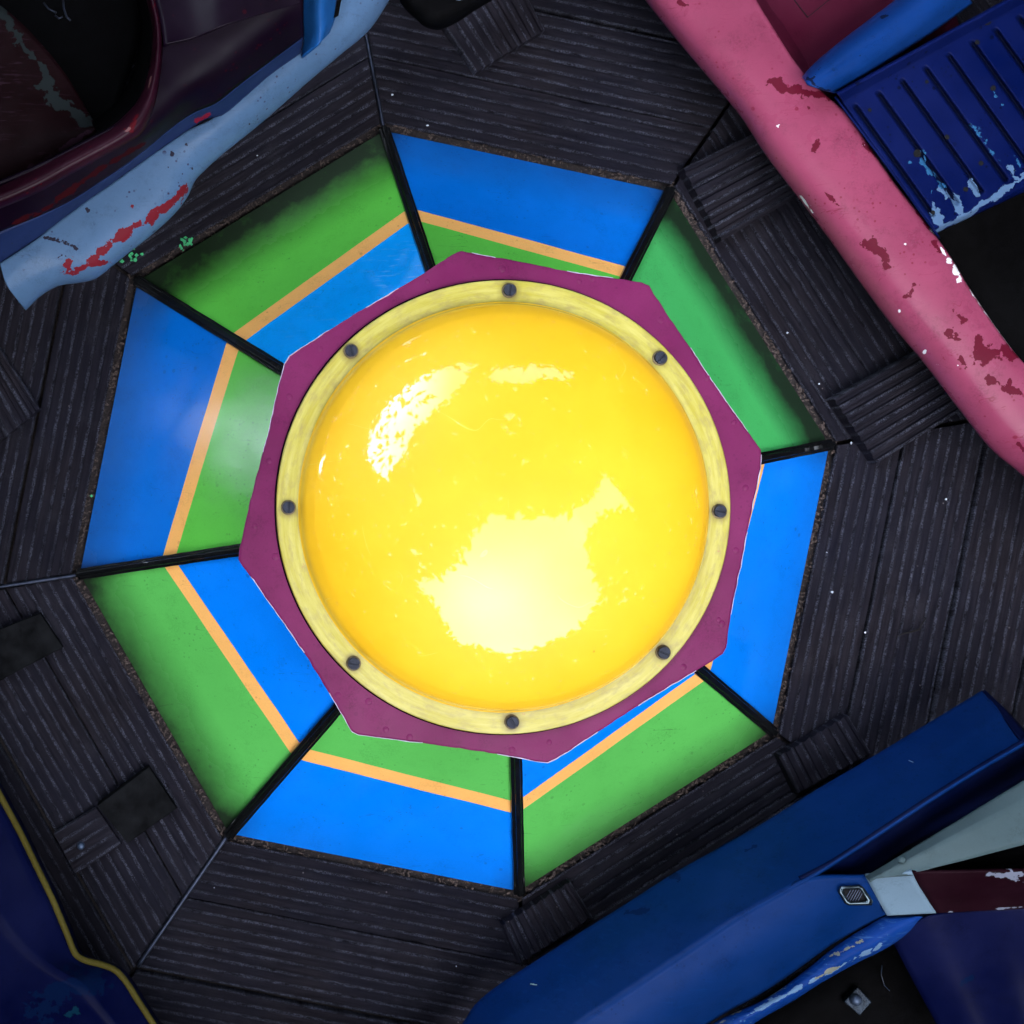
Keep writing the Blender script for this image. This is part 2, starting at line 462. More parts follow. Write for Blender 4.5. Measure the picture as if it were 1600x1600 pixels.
M_sky = paint('sill_light_blue', (0.078, 0.15, 0.265), rough=0.34, coat=0.3, vary=0.12, wearcol=(0.15, 0.010, 0.018), chipcol=(0.018, 0.016, 0.03),
              specks=1.0, speckcol=(0.03, 0.03, 0.07), scratch=0.5, scratch_rot=R(38), scuff_or_sheen=0.35, scuff_or_sheen_col=(0.05, 0.06, 0.12), spec=0.1, lump=0.2)
M_sky2 = paint('fin_light_blue', (0.00900, 0.08250, 0.27000), rough=0.34, coat=0.3, vary=0.08, spec=0.1, lump=0.15)
M_slate = paint('slate_blue_shade', (0.01232, 0.02520, 0.08960), rough=0.42, coat=0.2, vary=0.15, specks=0.4, wearcol=(0.2, 0.01, 0.03), spec=0.06, lump=0.2)  # shaded side above the sill: its shade is put into this darker blue
M_maroon = paint('hull_maroon', (0.00468, 0.00054, 0.00648), rough=0.38, coat=0.35, vary=0.2, wearcol=(0.028, 0.001, 0.003), specks=0.3,
                 speckcol=(0.07, 0.002, 0.006), spec=0.07, lump=0.25)
M_rim = paint('rim_maroon', (0.020625, 0.000825, 0.007425), rough=0.38, coat=0.35, vary=0.25, wearcol=(0.075, 0.002, 0.006), chipcol=(0.18, 0.08, 0.08),
              specks=0.5, speckcol=(0.2, 0.002, 0.006), spec=0.1, lump=0.25)
M_redseat = paint('seat_dark_red', (0.00672, 0.00021, 0.00126), rough=0.55, coat=0.1, vary=0.25, wearcol=(0.016, 0.021, 0.022), chipcol=(0.028, 0.012, 0.020),
                  scuff_or_sheen=0.3, scuff_or_sheen_col=(0.10, 0.05, 0.08), spec=0.05, lump=0.25)
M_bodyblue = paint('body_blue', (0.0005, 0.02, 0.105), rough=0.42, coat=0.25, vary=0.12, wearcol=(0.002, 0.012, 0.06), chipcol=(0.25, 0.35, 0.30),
                   specks=0.5, speckcol=(0.001, 0.01, 0.05), scratch=0.4, scratch_rot=R(10), scuff_or_sheen=0.25, scuff_or_sheen_col=(0.003, 0.045, 0.17), spec=0.035, lump=0.25)
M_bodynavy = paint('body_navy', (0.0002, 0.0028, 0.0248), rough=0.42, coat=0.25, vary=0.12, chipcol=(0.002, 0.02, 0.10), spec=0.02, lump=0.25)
M_worn = paint('worn_rim_blue', (0.00140, 0.03150, 0.18200), rough=0.45, coat=0.2, vary=0.15, wearcol=(0.10, 0.18, 0.30), chipcol=(0.16, 0.17, 0.14),
               specks=0.9, speckcol=(0.04, 0.12, 0.26), scratch=0.7, scratch_rot=R(-32), scuff_or_sheen=0.6, scuff_or_sheen_col=(0.06, 0.16, 0.34), spec=0.06, lump=0.4)
M_cream = paint('fin_cream', (0.05419, 0.08606, 0.09563), rough=0.42, coat=0.15, vary=0.10, specks=0.5, speckcol=(0.04, 0.06, 0.07), scratch=0.4, spec=0.05, lump=0.2)
M_white = paint('band_white', (0.14440, 0.22040, 0.28880), rough=0.42, coat=0.15, vary=0.06, specks=0.2, spec=0.05, lump=0.2)
M_band = paint('band_maroon', (0.00980, 0.00035, 0.00350), rough=0.5, coat=0.2, vary=0.2, chipcol=(0.16, 0.18, 0.24), spec=0.04, lump=0.2)
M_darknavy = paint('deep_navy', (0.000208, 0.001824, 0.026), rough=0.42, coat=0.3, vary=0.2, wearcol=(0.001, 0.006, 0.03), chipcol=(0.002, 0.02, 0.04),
                   specks=0.3, speckcol=(0.001, 0.004, 0.02), spec=0.018, lump=0.25)
M_piping = paint('piping_yellow', (0.07140, 0.05780, 0.00952), rough=0.5, coat=0.1, vary=0.15, chipcol=(0.10, 0.11, 0.09), specks=0.3, spec=0.05, lump=0.2)

def yellow_mat(name, flange):
    m, n, b = nt(name)
    P = geo_pos(n)
    if flange:
        sep = node(n, 'ShaderNodeSeparateXYZ'); n.links.new(P, sep.inputs[0])
        ang = math_n(n, 'ARCTAN2', sep.outputs[1], sep.outputs[0])
        rad = math_n(n, 'SQRT', math_n(n, 'ADD', math_n(n, 'MULTIPLY', sep.outputs[0], sep.outputs[0]), math_n(n, 'MULTIPLY', sep.outputs[1], sep.outputs[1])))
        cmb = node(n, 'ShaderNodeCombineXYZ'); n.links.new(math_n(n, 'MULTIPLY', ang, 2.2), cmb.inputs[0]); n.links.new(math_n(n, 'MULTIPLY', rad, 70), cmb.inputs[1])
        st = noise_n(n, 1.6, 7, cmb.outputs[0], 0.65)
        c = mixc(n, ramp(n, st, 0.36, 0.66), (0.38, 0.325, 0.022), (0.49, 0.44, 0.10))
        c = mixc(n, math_n(n, 'MULTIPLY', ramp(n, noise_n(n, 1.0, 7, mapping(n, cmb.outputs[0], (5, 1.2, 1)), 0.7), 0.48, 0.70), 0.75), c, (0.27, 0.215, 0.07))
        c = mixc(n, math_n(n, 'MULTIPLY', ramp(n, noise_n(n, 55, 6, P, 0.75), 0.66, 0.70), 0.7), c, (0.42, 0.14, 0.08))
        c = mixc(n, ramp(n, attr(n, 'grime_shade'), 0.0, 1.0, 0.0, 0.75), c, (0.14, 0.10, 0.02))
        b.inputs['Roughness'].default_value = 0.42
        bump(n, b, noise_n(n, 60, 6, P), 0.25, 0.002)
    else:
        c = mixc(n, ramp(n, noise_n(n, 5, 4, P), 0.35, 0.65), (0.80, 0.445, 0.010), (0.86, 0.505, 0.018))
        v = node(n, 'ShaderNodeTexVoronoi'); v.inputs['Scale'].default_value = 26; n.links.new(P, v.inputs['Vector'])
        sp = math_n(n, 'MULTIPLY', ramp(n, v.outputs['Distance'], 0.06, 0.04), ramp(n, noise_n(n, 7, 2, P), 0.55, 0.6))
        c = mixc(n, math_n(n, 'MULTIPLY', sp, 0.5), c, (0.35, 0.18, 0.01))
        b.inputs['Roughness'].default_value = 0.5
        b.inputs['Specular IOR Level'].default_value = 0.25
        b.inputs['Coat Weight'].default_value = 1.0
        n.links.new(ramp(n, noise_n(n, 12, 6, P, 0.7), 0.35, 0.75, 0.02, 0.05), b.inputs['Coat Roughness'])
        iso = math_n(n, 'ABSOLUTE', math_n(n, 'SUBTRACT', noise_n(n, 9, 1, P, 0.5, 0.6), 0.5))
        hl = math_n(n, 'MULTIPLY', ramp(n, iso, 0.0030, 0.0010), ramp(n, noise_n(n, 11, 2, P), 0.56, 0.62))
        c = mixc(n, math_n(n, 'MULTIPLY', hl, 0.35), c, (0.9, 0.75, 0.2))
        b.inputs['Subsurface Weight'].default_value = 0.0
        h = noise_n(n, 9, 2, P)
        bump(n, b, h, 0.05, 0.0010)
    n.links.new(c, b.inputs['Base Color'])
    return m
M_dome = yellow_mat('dome_yellow', False)
M_flange = yellow_mat('flange_yellow', True)

# ------------------------------------------------------------------ setting: ground and deck
g = Geo(); g.add([(-60, -60, -0.16), (60, -60, -0.16), (60, 60, -0.16), (-60, 60, -0.16)], [[0, 1, 2, 3]])
tag(g.obj('ground', M_ground), kind='structure')

R_BASE = 0.663
APEX_Z = 0.426
def ang_of(px, py):
    p = spot(px, py, 0); return math.atan2(p.y, p.x)
BASEPX = [(600, 205), (1045, 300), (1295, 695), (1205, 1142), (810, 1392), (358, 1302), (125, 897), (215, 440)]
BV = [spot(*p, 0) for p in BASEPX]

def build_deck():
    verts = []; faces = []; uvs = []; tones = []
    PITCH, GAP, RIB = 0.139, 0.006, 0.0186
    def clip(u, d):   # not used
        return u
    for i in range(8):
        A, B = BV[i], BV[(i + 1) % 8]
        e = (B - A).normalized(); nrm = Vector((-e.y, e.x, 0))
        if nrm.dot((A + B) / 2) < 0: nrm = -nrm
        dA, dB = A.normalized(), B.normalized()
        y = 0.016
        k = 0
        while y < 1.05:
            w = (0.104 if k == 0 else PITCH - GAP)
            sag = random.uniform(-0.0015, 0.0015); tn = random.uniform(0.72, 1.12) * max(0.45, 1.08 - 0.13 * k)  # random tone, plus light fall-off toward the outer boards painted in
            off_u = random.uniform(0, 30); gp = random.uniform(0.004, 0.009)
            # cross profile: flat lands with rounded grooves
            prof = []
            nrib = int(round(w / RIB))
            m0 = 0.5 * (w - nrib * RIB)
            prof.append((0.0, -0.03)); prof.append((0.0, -0.003)); prof.append((0.0025, 0.0))
            steps = nrib * 8
            for s in range(1, steps):
                t = m0 + (w - 2 * m0) * s / steps
                c = math.cos(2 * math.pi * t / RIB)      # groove where cos is 1
                depth = 0.0020 * max(0.0, c) ** 1.5
                if t < 0.006 or t > w - 0.006: depth = 0
                prof.append((t, -depth))
            prof += [(w - 0.0025, 0.0), (w, -0.003), (w, -0.03)]
            # ends meet the neighbouring sector along the rays through the corners
            def ends(t):
                d = y + t
                pa = A + nrm * d; pb = B + nrm * d
                ca = dA.dot(nrm); cb = dB.dot(nrm)
                ea = A + dA * (d / ca) + e * 0.004
                eb = B + dB * (d / cb) - e * 0.004
                return ea, eb
            b0 = len(verts)
            NL = 26
            for (t, z) in prof:
                ea, eb = ends(t)
                for q in range(NL + 1):
                    p = ea.lerp(eb, q / NL)
                    wob = 0.0012 * mnoise.noise(Vector((p.x * 9, p.y * 9, i * 3 + k)))
                    verts.append(Vector((p.x, p.y, z - 0.001 + sag + wob)))
                    u = (p - A).dot(e)
                    uvs.append((u + off_u, t + (0 if k == 0 else 0))); tones.append(tn)
            for r in range(len(prof) - 1):
                for q in range(NL):
                    faces.append([b0 + r * (NL + 1) + q, b0 + r * (NL + 1) + q + 1, b0 + (r + 1) * (NL + 1) + q + 1, b0 + (r + 1) * (NL + 1) + q])
            # end grain walls
            for q in (0, NL):
                f = [b0 + r * (NL + 1) + q for r in range(len(prof))]
                faces.append(f if q == 0 else f[::-1])
            y += w + gp
            k += 1
    me = bpy.data.meshes.new('deck')
    me.from_pydata([tuple(v) for v in verts], [], faces)
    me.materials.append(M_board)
    me.update()
    ul = me.uv_layers.new(name='board')
    for lp in me.loops: ul.data[lp.index].uv = uvs[lp.vertex_index]
    bm = bmesh.new(); bm.from_mesh(me); bmesh.ops.recalc_face_normals(bm, faces=bm.faces); bm.to_mesh(me); bm.free()
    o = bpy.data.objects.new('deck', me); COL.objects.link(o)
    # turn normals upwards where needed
    add_attr(o, 'tone_falloff', [1 - t for t in tones])  # board tone as a darkening mask, painted fall-off included
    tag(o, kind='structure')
build_deck()

# joists and dark grit seen down the gaps
g = Geo()
for i in range(8):
    A, B = BV[i], BV[(i + 1) % 8]
    g.prism([Vector((A.x * 0.96, A.y * 0.96, -0.022)), Vector((A.x * 2.9, A.y * 2.9, -0.022)), Vector((B.x * 2.9, B.y * 2.9, -0.022)), Vector((B.x * 0.96, B.y * 0.96, -0.022))][::-1], -0.05)
tag(g.obj('sub_deck', M_grit), kind='structure')

# ------------------------------------------------------------------ hub
hub = empty('carousel_hub', (0, 0, 0))
tag(hub, 'faceted octagonal hub painted in green and blue panels with a glossy yellow dome on top', 'carousel hub')
U_TOP = 0.66
def rib_pt(i, u, lift=0.0):
    b = BV[i]
    p = b * (1 - u); return Vector((p.x, p.y, APEX_Z * u + lift))
def rib_u(i, px):
    lo, hi = 0.0, 1.0
    for _ in range(40):
        mid = (lo + hi) / 2
        q = pix(rib_pt(i, mid)); b = BASEPX[i]
        if math.hypot(q[0] - b[0], q[1] - b[1]) < px: lo = mid
        else: hi = mid
    return lo
SU = [rib_u(i, d) for i, d in enumerate((136, 142, 108, 138, 130, 166, 139, 177))]
HW = 0.0175
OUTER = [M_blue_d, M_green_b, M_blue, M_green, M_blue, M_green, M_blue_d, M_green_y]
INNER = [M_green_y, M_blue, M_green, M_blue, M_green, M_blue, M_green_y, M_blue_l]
GR = [0.30, 1.05, 0.18, 0.50, 0.12, 0.70, 0.32, 1.05]  # darkening at each panel's outer edge; the last is the car's painted shadow
for i in range(8):
    j = (i + 1) % 8
    s0, s1 = SU[i], SU[j]
    if i == 1: s0, s1 = SU[i] + 0.10, SU[j] + 0.16
    if i == 2: s1 = SU[3]
    NS, NT = 60, 44
    us = []
    verts = []; faces = []; fm = []; gr = []
    rows = [0, 0.004, 0.015] + [0.03 + 0.22 * k / 14 for k in range(15)]
    def tvals(s):
        q_ = rib_pt(i, s).lerp(rib_pt(j, s), f)
        a = s - HW + 0.0010 * mnoise.noise(q_ * 14); b = s + HW + 0.0010 * mnoise.noise(q_ * 17 + Vector((4, 0, 0)))
        return [a * q / 20 for q in range(21)] + [b + (U_TOP - b) * q / 12 for q in range(13)]
    for c in range(NS + 1):
        f = c / NS
        s = s0 + (s1 - s0) * f
        for r, u in enumerate(tvals(s)):
            p = rib_pt(i, u).lerp(rib_pt(j, u), f)
            verts.append(p + Vector((0, 0, 0.002)))
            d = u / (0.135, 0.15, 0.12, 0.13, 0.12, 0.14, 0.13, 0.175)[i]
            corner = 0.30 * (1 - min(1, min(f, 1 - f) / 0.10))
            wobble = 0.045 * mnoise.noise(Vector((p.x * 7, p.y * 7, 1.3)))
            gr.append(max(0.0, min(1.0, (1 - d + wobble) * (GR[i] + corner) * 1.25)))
    nr = 34
    for c in range(NS):
        for r in range(nr - 1):
            faces.append([c * nr + r, c * nr + r + 1, (c + 1) * nr + r + 1, (c + 1) * nr + r])
            fm.append(0 if r < 20 else (1 if r == 20 else 2))
    # orientation up
    q = faces[0]
    if (verts[q[1]] - verts[q[0]]).cross(verts[q[2]] - verts[q[0]]).z < 0: faces = [x[::-1] for x in faces]
    inner = INNER[i]
    o = link_mesh('side_panel', verts, faces, None, hub, False, [OUTER[i], M_orange, inner], fm)
    add_attr(o, 'grime_shade', gr)
    sm = o.modifiers.new('thickness', 'SOLIDIFY'); sm.thickness = 0.006; sm.offset = -1
# black strips over the panel joints
for i in range(8):
    a = rib_pt(i, -0.004, 0.007); b = rib_pt(i, U_TOP, 0.007)
    d = (b - a).normalized(); side = d.cross(Vector((0, 0, 1))).normalized(); up = side.cross(d)
    vs = []
    prof = [(-0.0098, -0.006), (-0.0098, 0.0022), (-0.0055, 0.0030), (-0.0040, 0.0085), (0.0040, 0.0085), (0.0055, 0.0030), (0.0098, 0.0022), (0.0098, -0.006)]
    N = 40
    for k in range(N + 1):
        p = a.lerp(b, k / N)
        for x, y in prof:
            w = 1 + 0.06 * mnoise.noise(p * 40)
            vs.append(p + side * x * w + up * (y + 0.0005 * mnoise.noise(p * 60)))
    n8 = len(prof)
    fs = [[k * n8 + q, k * n8 + q + 1, (k + 1) * n8 + q + 1, (k + 1) * n8 + q] for k in range(N) for q in range(n8 - 1)]
    fs.append(list(range(n8))); fs.append([N * n8 + q for q in range(n8)][::-1])
    bm = bmesh.new(); bv = [bm.verts.new(v) for v in vs]
    for f in fs: bm.faces.new([bv[t] for t in f])
    bmesh.ops.recalc_face_normals(bm, faces=bm.faces)
    me = bpy.data.meshes.new('corner_strip'); bm.to_mesh(me); bm.free(); me.materials.append(M_strip)
    o = bpy.data.objects.new('corner_strip', me); COL.objects.link(o); o.parent = hub
    bevel(o, 0.0012, 2)

# pedestal under the top plate
g = Geo()
pr = 0.262
g.prism([Vector((pr * math.cos(R(k * 15)), pr * math.sin(R(k * 15)), 0.3755)) for k in range(24)], 0.10)
g.obj('pedestal', M_purple, hub)

PZ = 0.386
plate_px = [(717, 393), (722, 392), (760, 399), (830, 412), (900, 426), (1003, 441), (1015, 446), (1022, 459), (1075, 538), (1130, 621), (1180, 690), (1190, 703), (1189, 732),
            (1172, 810), (1158, 880), (1142, 960), (1135, 1012), (1130, 1022), (1105, 1038), (1020, 1088), (940, 1140), (870, 1186), (856, 1192), (845, 1191), (770, 1177), (660, 1161),
            (560, 1148), (550, 1143), (542, 1130), (490, 1042), (430, 955), (380, 885), (373, 874), (375, 856), (392, 780), (418, 680), (436, 600), (444, 570), (452, 556),
            (490, 531), (560, 487), (640, 441), (700, 402)]
top = [spot(x, y, PZ) for x, y in plate_px]
# irregular hand-sawn edge
dense = []
for a, b in zip(top, top[1:] + top[:1]):
    L = (b - a).length; k = max(1, int(L / 0.006))
    for q in range(k):
        p = a.lerp(b, q / k); nn = Vector((p.x, p.y, 0)).normalized()
        dense.append(p + nn * (0.0011 * mnoise.noise(p * 55) + 0.0006 * mnoise.noise(p * 200)))
cw = sum((a.x * b.y - b.x * a.y) for a, b in zip(dense, dense[1:] + dense[:1]))
if cw < 0: dense = dense[::-1]
nd = len(dense)
# rings: inner hole edge .. rim top .. bevel .. bottom; attributes for the rim
rings = []
for f in (0.60, 0.72, 0.82, 0.90, 0.96, 0.992):
    rings.append([Vector((p.x * f, p.y * f, PZ)) for p in dense])
rings.append([Vector((p.x, p.y, PZ - 0.0012)) for p in dense])
rings.append([Vector((p.x, p.y, PZ - 0.009)) for p in dense])
rings.append([Vector((p.x * 0.6, p.y * 0.6, PZ - 0.009)) for p in dense])
vs = [v for r in rings for v in r]; fs = []; fm = []
for r in range(len(rings) - 1):
    for k in range(nd):
        l = (k + 1) % nd
        fs.append([r * nd + l, r * nd + k, (r + 1) * nd + k, (r + 1) * nd + l][::1]); fm.append(0)
plate = link_mesh('top_plate', vs, fs, None, hub, False, [M_purple, M_edge], fm)
bm = bmesh.new(); bm.from_mesh(plate.data); bmesh.ops.recalc_face_normals(bm, faces=bm.faces); bm.to_mesh(plate.data); bm.free()
ew = []
for v in vs:
    x, y = pix(v)
    ew.append(0.0)
# thin worn line where the paint has gone along the rim
g = Geo()
for k in range(nd):
    a, b = dense[k], dense[(k + 1) % nd]
    if mnoise.noise(Vector((a.x * 11, a.y * 11, 5))) > -0.02: continue
    wa = 0.0007 + 0.0009 * mnoise.noise(a * 90); wb = 0.0007 + 0.0009 * mnoise.noise(b * 90)
    na = Vector((a.x, a.y, 0)).normalized(); nb = Vector((b.x, b.y, 0)).normalized()
    up = Vector((0, 0, 0.0003))
    g.add([a + na * 0.0004 + up, b + nb * 0.0004 + up, b - nb * max(wb, 0.0003) + up, a - na * max(wa, 0.0003) + up], [[0, 1, 2, 3]])
be = g.obj('bare_edge', M_edge, plate); be['kind'] = 'stuff'

# painted-over rivet heads on the plate
RIV = [(668, 440), (785, 420), (905, 440), (925, 436), (1033, 500), (1105, 590), (1147, 660), (1165, 762), (1150, 860), (1128, 975), (1123, 968), (1068, 1042), (985, 1075),
       (858, 1160), (800, 1172), (603, 1140), (528, 1086), (576, 1096), (430, 870), (398, 822), (452, 620), (500, 545), (420, 720), (640, 1152)]
for x, y in RIV:
    p = spot(x, y, PZ)
    r = random.uniform(0.0035, 0.0058)
    g = Geo(); g.lathe((p.x, p.y), [(r * math.cos(t), PZ - 0.0003 + 0.0010 * math.sin(t)) for t in (0, 0.3, 0.7, 1.1, 1.4, 1.55)], 14)
    g.obj('rivet', M_purple, plate, True)

# flange and dome
FC = spot(787, 792.5, PZ + 0.010)
fz = PZ + 0.0008
g = Geo()
A_D = 0.2915
g.lathe((FC.x, FC.y), [(0.3262, fz), (0.3264, fz + 0.0045), (0.3261, fz + 0.0072), (0.3254, fz + 0.0082), (0.3244, fz + 0.0085)] + [(0.3236 - 0.0042 * k, fz + 0.0085) for k in range(9)], 360)
flange = g.obj('dome_flange', M_flange, hub, True)
SCREWS = ((797, 453), (549, 548), (451, 793), (553, 1037), (801, 1129), (1038, 1020), (1126, 799), (1033, 559))
SCP = [spot(x, y, fz + 0.0145) for x, y in SCREWS]
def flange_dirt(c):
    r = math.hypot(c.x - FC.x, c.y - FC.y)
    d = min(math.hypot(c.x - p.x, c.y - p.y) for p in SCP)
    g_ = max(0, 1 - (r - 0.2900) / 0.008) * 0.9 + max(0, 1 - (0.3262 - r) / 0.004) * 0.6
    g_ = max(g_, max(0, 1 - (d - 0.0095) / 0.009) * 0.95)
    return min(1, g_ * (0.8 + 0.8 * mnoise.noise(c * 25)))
add_attr(flange, 'grime_shade', [flange_dirt(v.co) for v in flange.data.vertices])
# dark sealant line round the flange
g = Geo(); g.lathe((FC.x, FC.y), [(0.3285, fz + 0.0002), (0.3280, fz + 0.0018), (0.3268, fz + 0.0030)], 180)
g.obj('sealant_line', M_black, flange, True)
DZ0 = fz + 0.0085
D_H = 0.105
def dome_profile(n=60):
    out = [(A_D + 0.0045, DZ0 - 0.001), (A_D + 0.0022, DZ0 + 0.0012), (A_D + 0.0004, DZ0 + 0.0055), (A_D - 0.0008, DZ0 + 0.012), (A_D - 0.0030, DZ0 + 0.0185), (A_D - 0.0065, DZ0 + 0.0232)]
    a = A_D - 0.0100; z0 = DZ0 + 0.0268
    for k in range(n + 1):
        t = k / n
        r = a * (1 - t)
        q = r / a
        z = (D_H - 0.0268) * ((1 - q ** 2.15) ** 0.80)
        out.append((max(r, 0.0), z0 + z))
    return out
DP = dome_profile()
g = Geo(); g.lathe((FC.x, FC.y), DP, 220)
dome = g.obj('dome', M_dome, hub, True)

for (x, y) in ((797, 453), (549, 548), (451, 793), (553, 1037), (801, 1129), (1038, 1020), (1126, 799), (1033, 559)):
    z = fz + 0.0085
    p = spot(x, y, z + 0.006)
    g = Geo(); g.lathe((p.x, p.y), [(0.0108, z - 0.0005), (0.0108, z + 0.0012), (0.0100, z + 0.0016), (0.004, z + 0.0016)], 28)
    w = g.obj('washer', M_washer, hub, True)
    g = Geo()
    a = random.uniform(0, math.pi); r = 0.0088
    sl = 0.0011
    # slotted cheese head: two half discs with a channel between
    for s in (1, -1):
        pts = []
        t0 = math.asin(sl / r)
        for k in range(15):
            t = t0 + (math.pi - 2 * t0) * k / 14
            pts.append((r * math.cos(t), s * r * math.sin(t)))
        if s < 0: pts = pts[::-1]
        tp = [Vector((p.x + u * math.cos(a) - v * math.sin(a), p.y + u * math.sin(a) + v * math.cos(a), z + 0.0072)) for u, v in pts]
        g.prism(tp, z + 0.001)
    g.lathe((p.x, p.y), [(r - 0.0006, z + 0.001), (r - 0.0006, z + 0.0052), (0.0001, z + 0.0052)], 24)
    s = g.obj('screw', M_screw, hub, False)
    bevel(s, 0.0009, 2)
    w.parent = s; w.matrix_parent_inverse.identity()

# ------------------------------------------------------------------ seam strips on the deck
def seam(a, b, w, label):
    A, B = spot(*a, 0.002), spot(*b, 0.002)
    g = Geo()
    pts = [A.lerp(B, k / 24) for k in range(25)]
    for k, p in enumerate(pts): p.z += 0.0008 * mnoise.noise(p * 8)
    g.tube(pts, w, 8)
    tag(g.obj('seam_strip', M_seam, None, True), label, 'metal strip', 'thin steel strips along the deck joints')
seam((600, 203), (556, -30), 0.0034, 'thin steel strip running up from the top corner of the hub')
seam((125, 898), (-20, 920), 0.0034, 'thin steel strip leaving the left corner of the hub toward the left edge')
seam((355, 1306), (215, 1510), 0.0038, 'thin steel strip running down left from the bottom left corner of the hub')

# ------------------------------------------------------------------ grooved deck blocks
def block(corners, zt, label, along=True, ngroove=8, smoothtop=False, mat=None):
    """corners px: p0->p1 is the long side; grooves run along it (or across)"""
    P = [spot(x, y, zt) for x, y in corners]
    if not along: P = P[1:] + P[:1]
    a0, a1, b1, b0 = P
    g = Geo()
    K = 1 if smoothtop else ngroove
    prof = [(0.0, -zt - 0.004), (0.0, -0.003), (0.02, 0.0)]
    if not smoothtop:
        for k in range(K):
            c = (k + 0.6) / (K + 0.2)
            h = 0.16 / K
            prof += [(c - h * 1.5, 0), (c - h, -0.0045), (c + h, -0.0045), (c + h * 1.5, 0)]
    prof += [(0.98, 0.0), (1.0, -0.003), (1.0, -zt - 0.004)]
    NL = 14; vs = []; uv = []
    L = (a1 - a0).length; W = (b0 - a0).length
    ou = random.uniform(0, 40)
    for t, dz in prof:
        e0 = a0.lerp(b0, t); e1 = a1.lerp(b1, t)
        for q in range(NL + 1):
            p = e0.lerp(e1, q / NL)
            vs.append(Vector((p.x, p.y, zt + dz + 0.0008 * mnoise.noise(p * 30)))); uv.append((ou + L * q / NL, t * W))
    fs = [[r * (NL + 1) + q, r * (NL + 1) + q + 1, (r + 1) * (NL + 1) + q + 1, (r + 1) * (NL + 1) + q] for r in range(len(prof) - 1) for q in range(NL)]
    fs.append([r * (NL + 1) for r in range(len(prof))]); fs.append([r * (NL + 1) + NL for r in range(len(prof))])
    bm = bmesh.new(); bv = [bm.verts.new(v) for v in vs]
    for f in fs: bm.faces.new([bv[t] for t in f])
    bm.verts.index_update()
    bmesh.ops.recalc_face_normals(bm, faces=bm.faces)
    me = bpy.data.meshes.new('deck_block'); bm.to_mesh(me); bm.free()
    me.materials.append(mat or M_board)
    ul = me.uv_layers.new(name='board')
    for lp in me.loops: ul.data[lp.index].uv = uv[lp.vertex_index]
    o = bpy.data.objects.new('deck_block', me); COL.objects.link(o)
    return tag(o, label, 'wood block', 'short grooved wooden blocks fixed to the deck')
block([(1068, 262), (1215, 190), (1262, 298), (1128, 376)], 0.028, 'dark grooved block half under the pink ride, nearer the top', True, 6)
block([(1303, 622), (1470, 530), (1530, 625), (1372, 724)], 0.030, 'dark grooved block half under the pink ride, nearer the right edge', True, 7)
block([(690, 32), (744, 112), (852, 46), (812, -30)], 0.022, 'grooved block lying askew at the top beside the black bumper', True, 7)
block([(1218, 1182), (1326, 1118), (1362, 1176), (1246, 1240)], 0.024, 'short block at the upper rim of the blue ride below the right hand boards', False, 8)
block([(785, 1446), (892, 1378), (926, 1432), (812, 1506)], 0.024, 'short block under the lower left rim of the blue ride near the hub bottom', False, 8)
block([(-60, 590), (-2, 540), (62, 638), (-14, 700)], 0.026, 'grooved block cut off by the left edge', False, 5)
M_wet = simple('plain_block_wood', (0.0075, 0.0080, 0.0090), 0.9, 0, 30, 0.6, 0.8, spec=0.03)
M_wet2 = simple('plain_block_wood_dark', (0.004, 0.0035, 0.005), 0.9, 0, 30, 0.6, 0.8, spec=0.03)
block([(-70, 1010), (62, 958), (98, 1012), (-40, 1085)], 0.020, 'plain dark block at the left edge below the steel strip', True, 1, True, M_wet)
block([(152, 1258), (232, 1198), (276, 1264), (200, 1318)], 0.022, 'plain greenish block near the white bolt at lower left', True, 1, True, M_wet)
block([(84, 1302), (150, 1262), (190, 1320), (118, 1366)], 0.012, 'dark flat block that holds the white bolt at lower left', True, 1, True, M_board)

p = spot(126, 1323, 0.02)
g = Geo(); g.lathe((p.x, p.y), [(0.0068, 0.012), (0.0066, 0.0165), (0.0045, 0.0195), (0.001, 0.0205)], 16)
tag(g.obj('bolt', M_bolt, None, True), 'small round shiny bolt head in the dark block at lower left', 'bolt')

# ------------------------------------------------------------------ litter round the hub
g = Geo()
rnd = random.Random(3)
for i in range(8):
    A, B = BV[i], BV[(i + 1) % 8]
    e = (B - A).normalized(); nrm = Vector((-e.y, e.x, 0))
    if nrm.dot(A + B) < 0: nrm = -nrm
    L = (B - A).length
    n_ = (420, 900, 620, 760, 420, 620, 520, 420)[i]
    for _ in range(n_):
        s = rnd.uniform(-0.01, L + 0.01); d = rnd.uniform(0.001, 0.016) if rnd.random() < 0.8 else rnd.uniform(0.0, 0.026)
        if mnoise.noise(Vector((s * 14, i * 5.0, 0))) + rnd.uniform(-0.5, 0.5) < -0.15: continue
        c = A + e * s + nrm * d; c.z = rnd.uniform(-0.018, -0.003)
        a = rnd.uniform(0, 6.28); l = rnd.uniform(0.0015, 0.0048); w = rnd.uniform(0.0007, 0.0022)
        x = Vector((math.cos(a), math.sin(a), rnd.uniform(-0.4, 0.4))); y = Vector((-math.sin(a), math.cos(a), rnd.uniform(-0.4, 0.4)))
        up = Vector((0, 0, 0.0006))
        g.add([c - x * l - y * w, c + x * l - y * w * 0.4, c + x * l * 0.8 + y * w, c - x * l * 0.7 + y * w * 0.8, c + up], [[0, 1, 4], [1, 2, 4], [2, 3, 4], [3, 0, 4]])
tag(g.obj('leaf_litter', M_litter), 'brown crumbs of bark and leaf litter in the gap round the hub', 'leaf litter', None, 'stuff')
g = Geo()
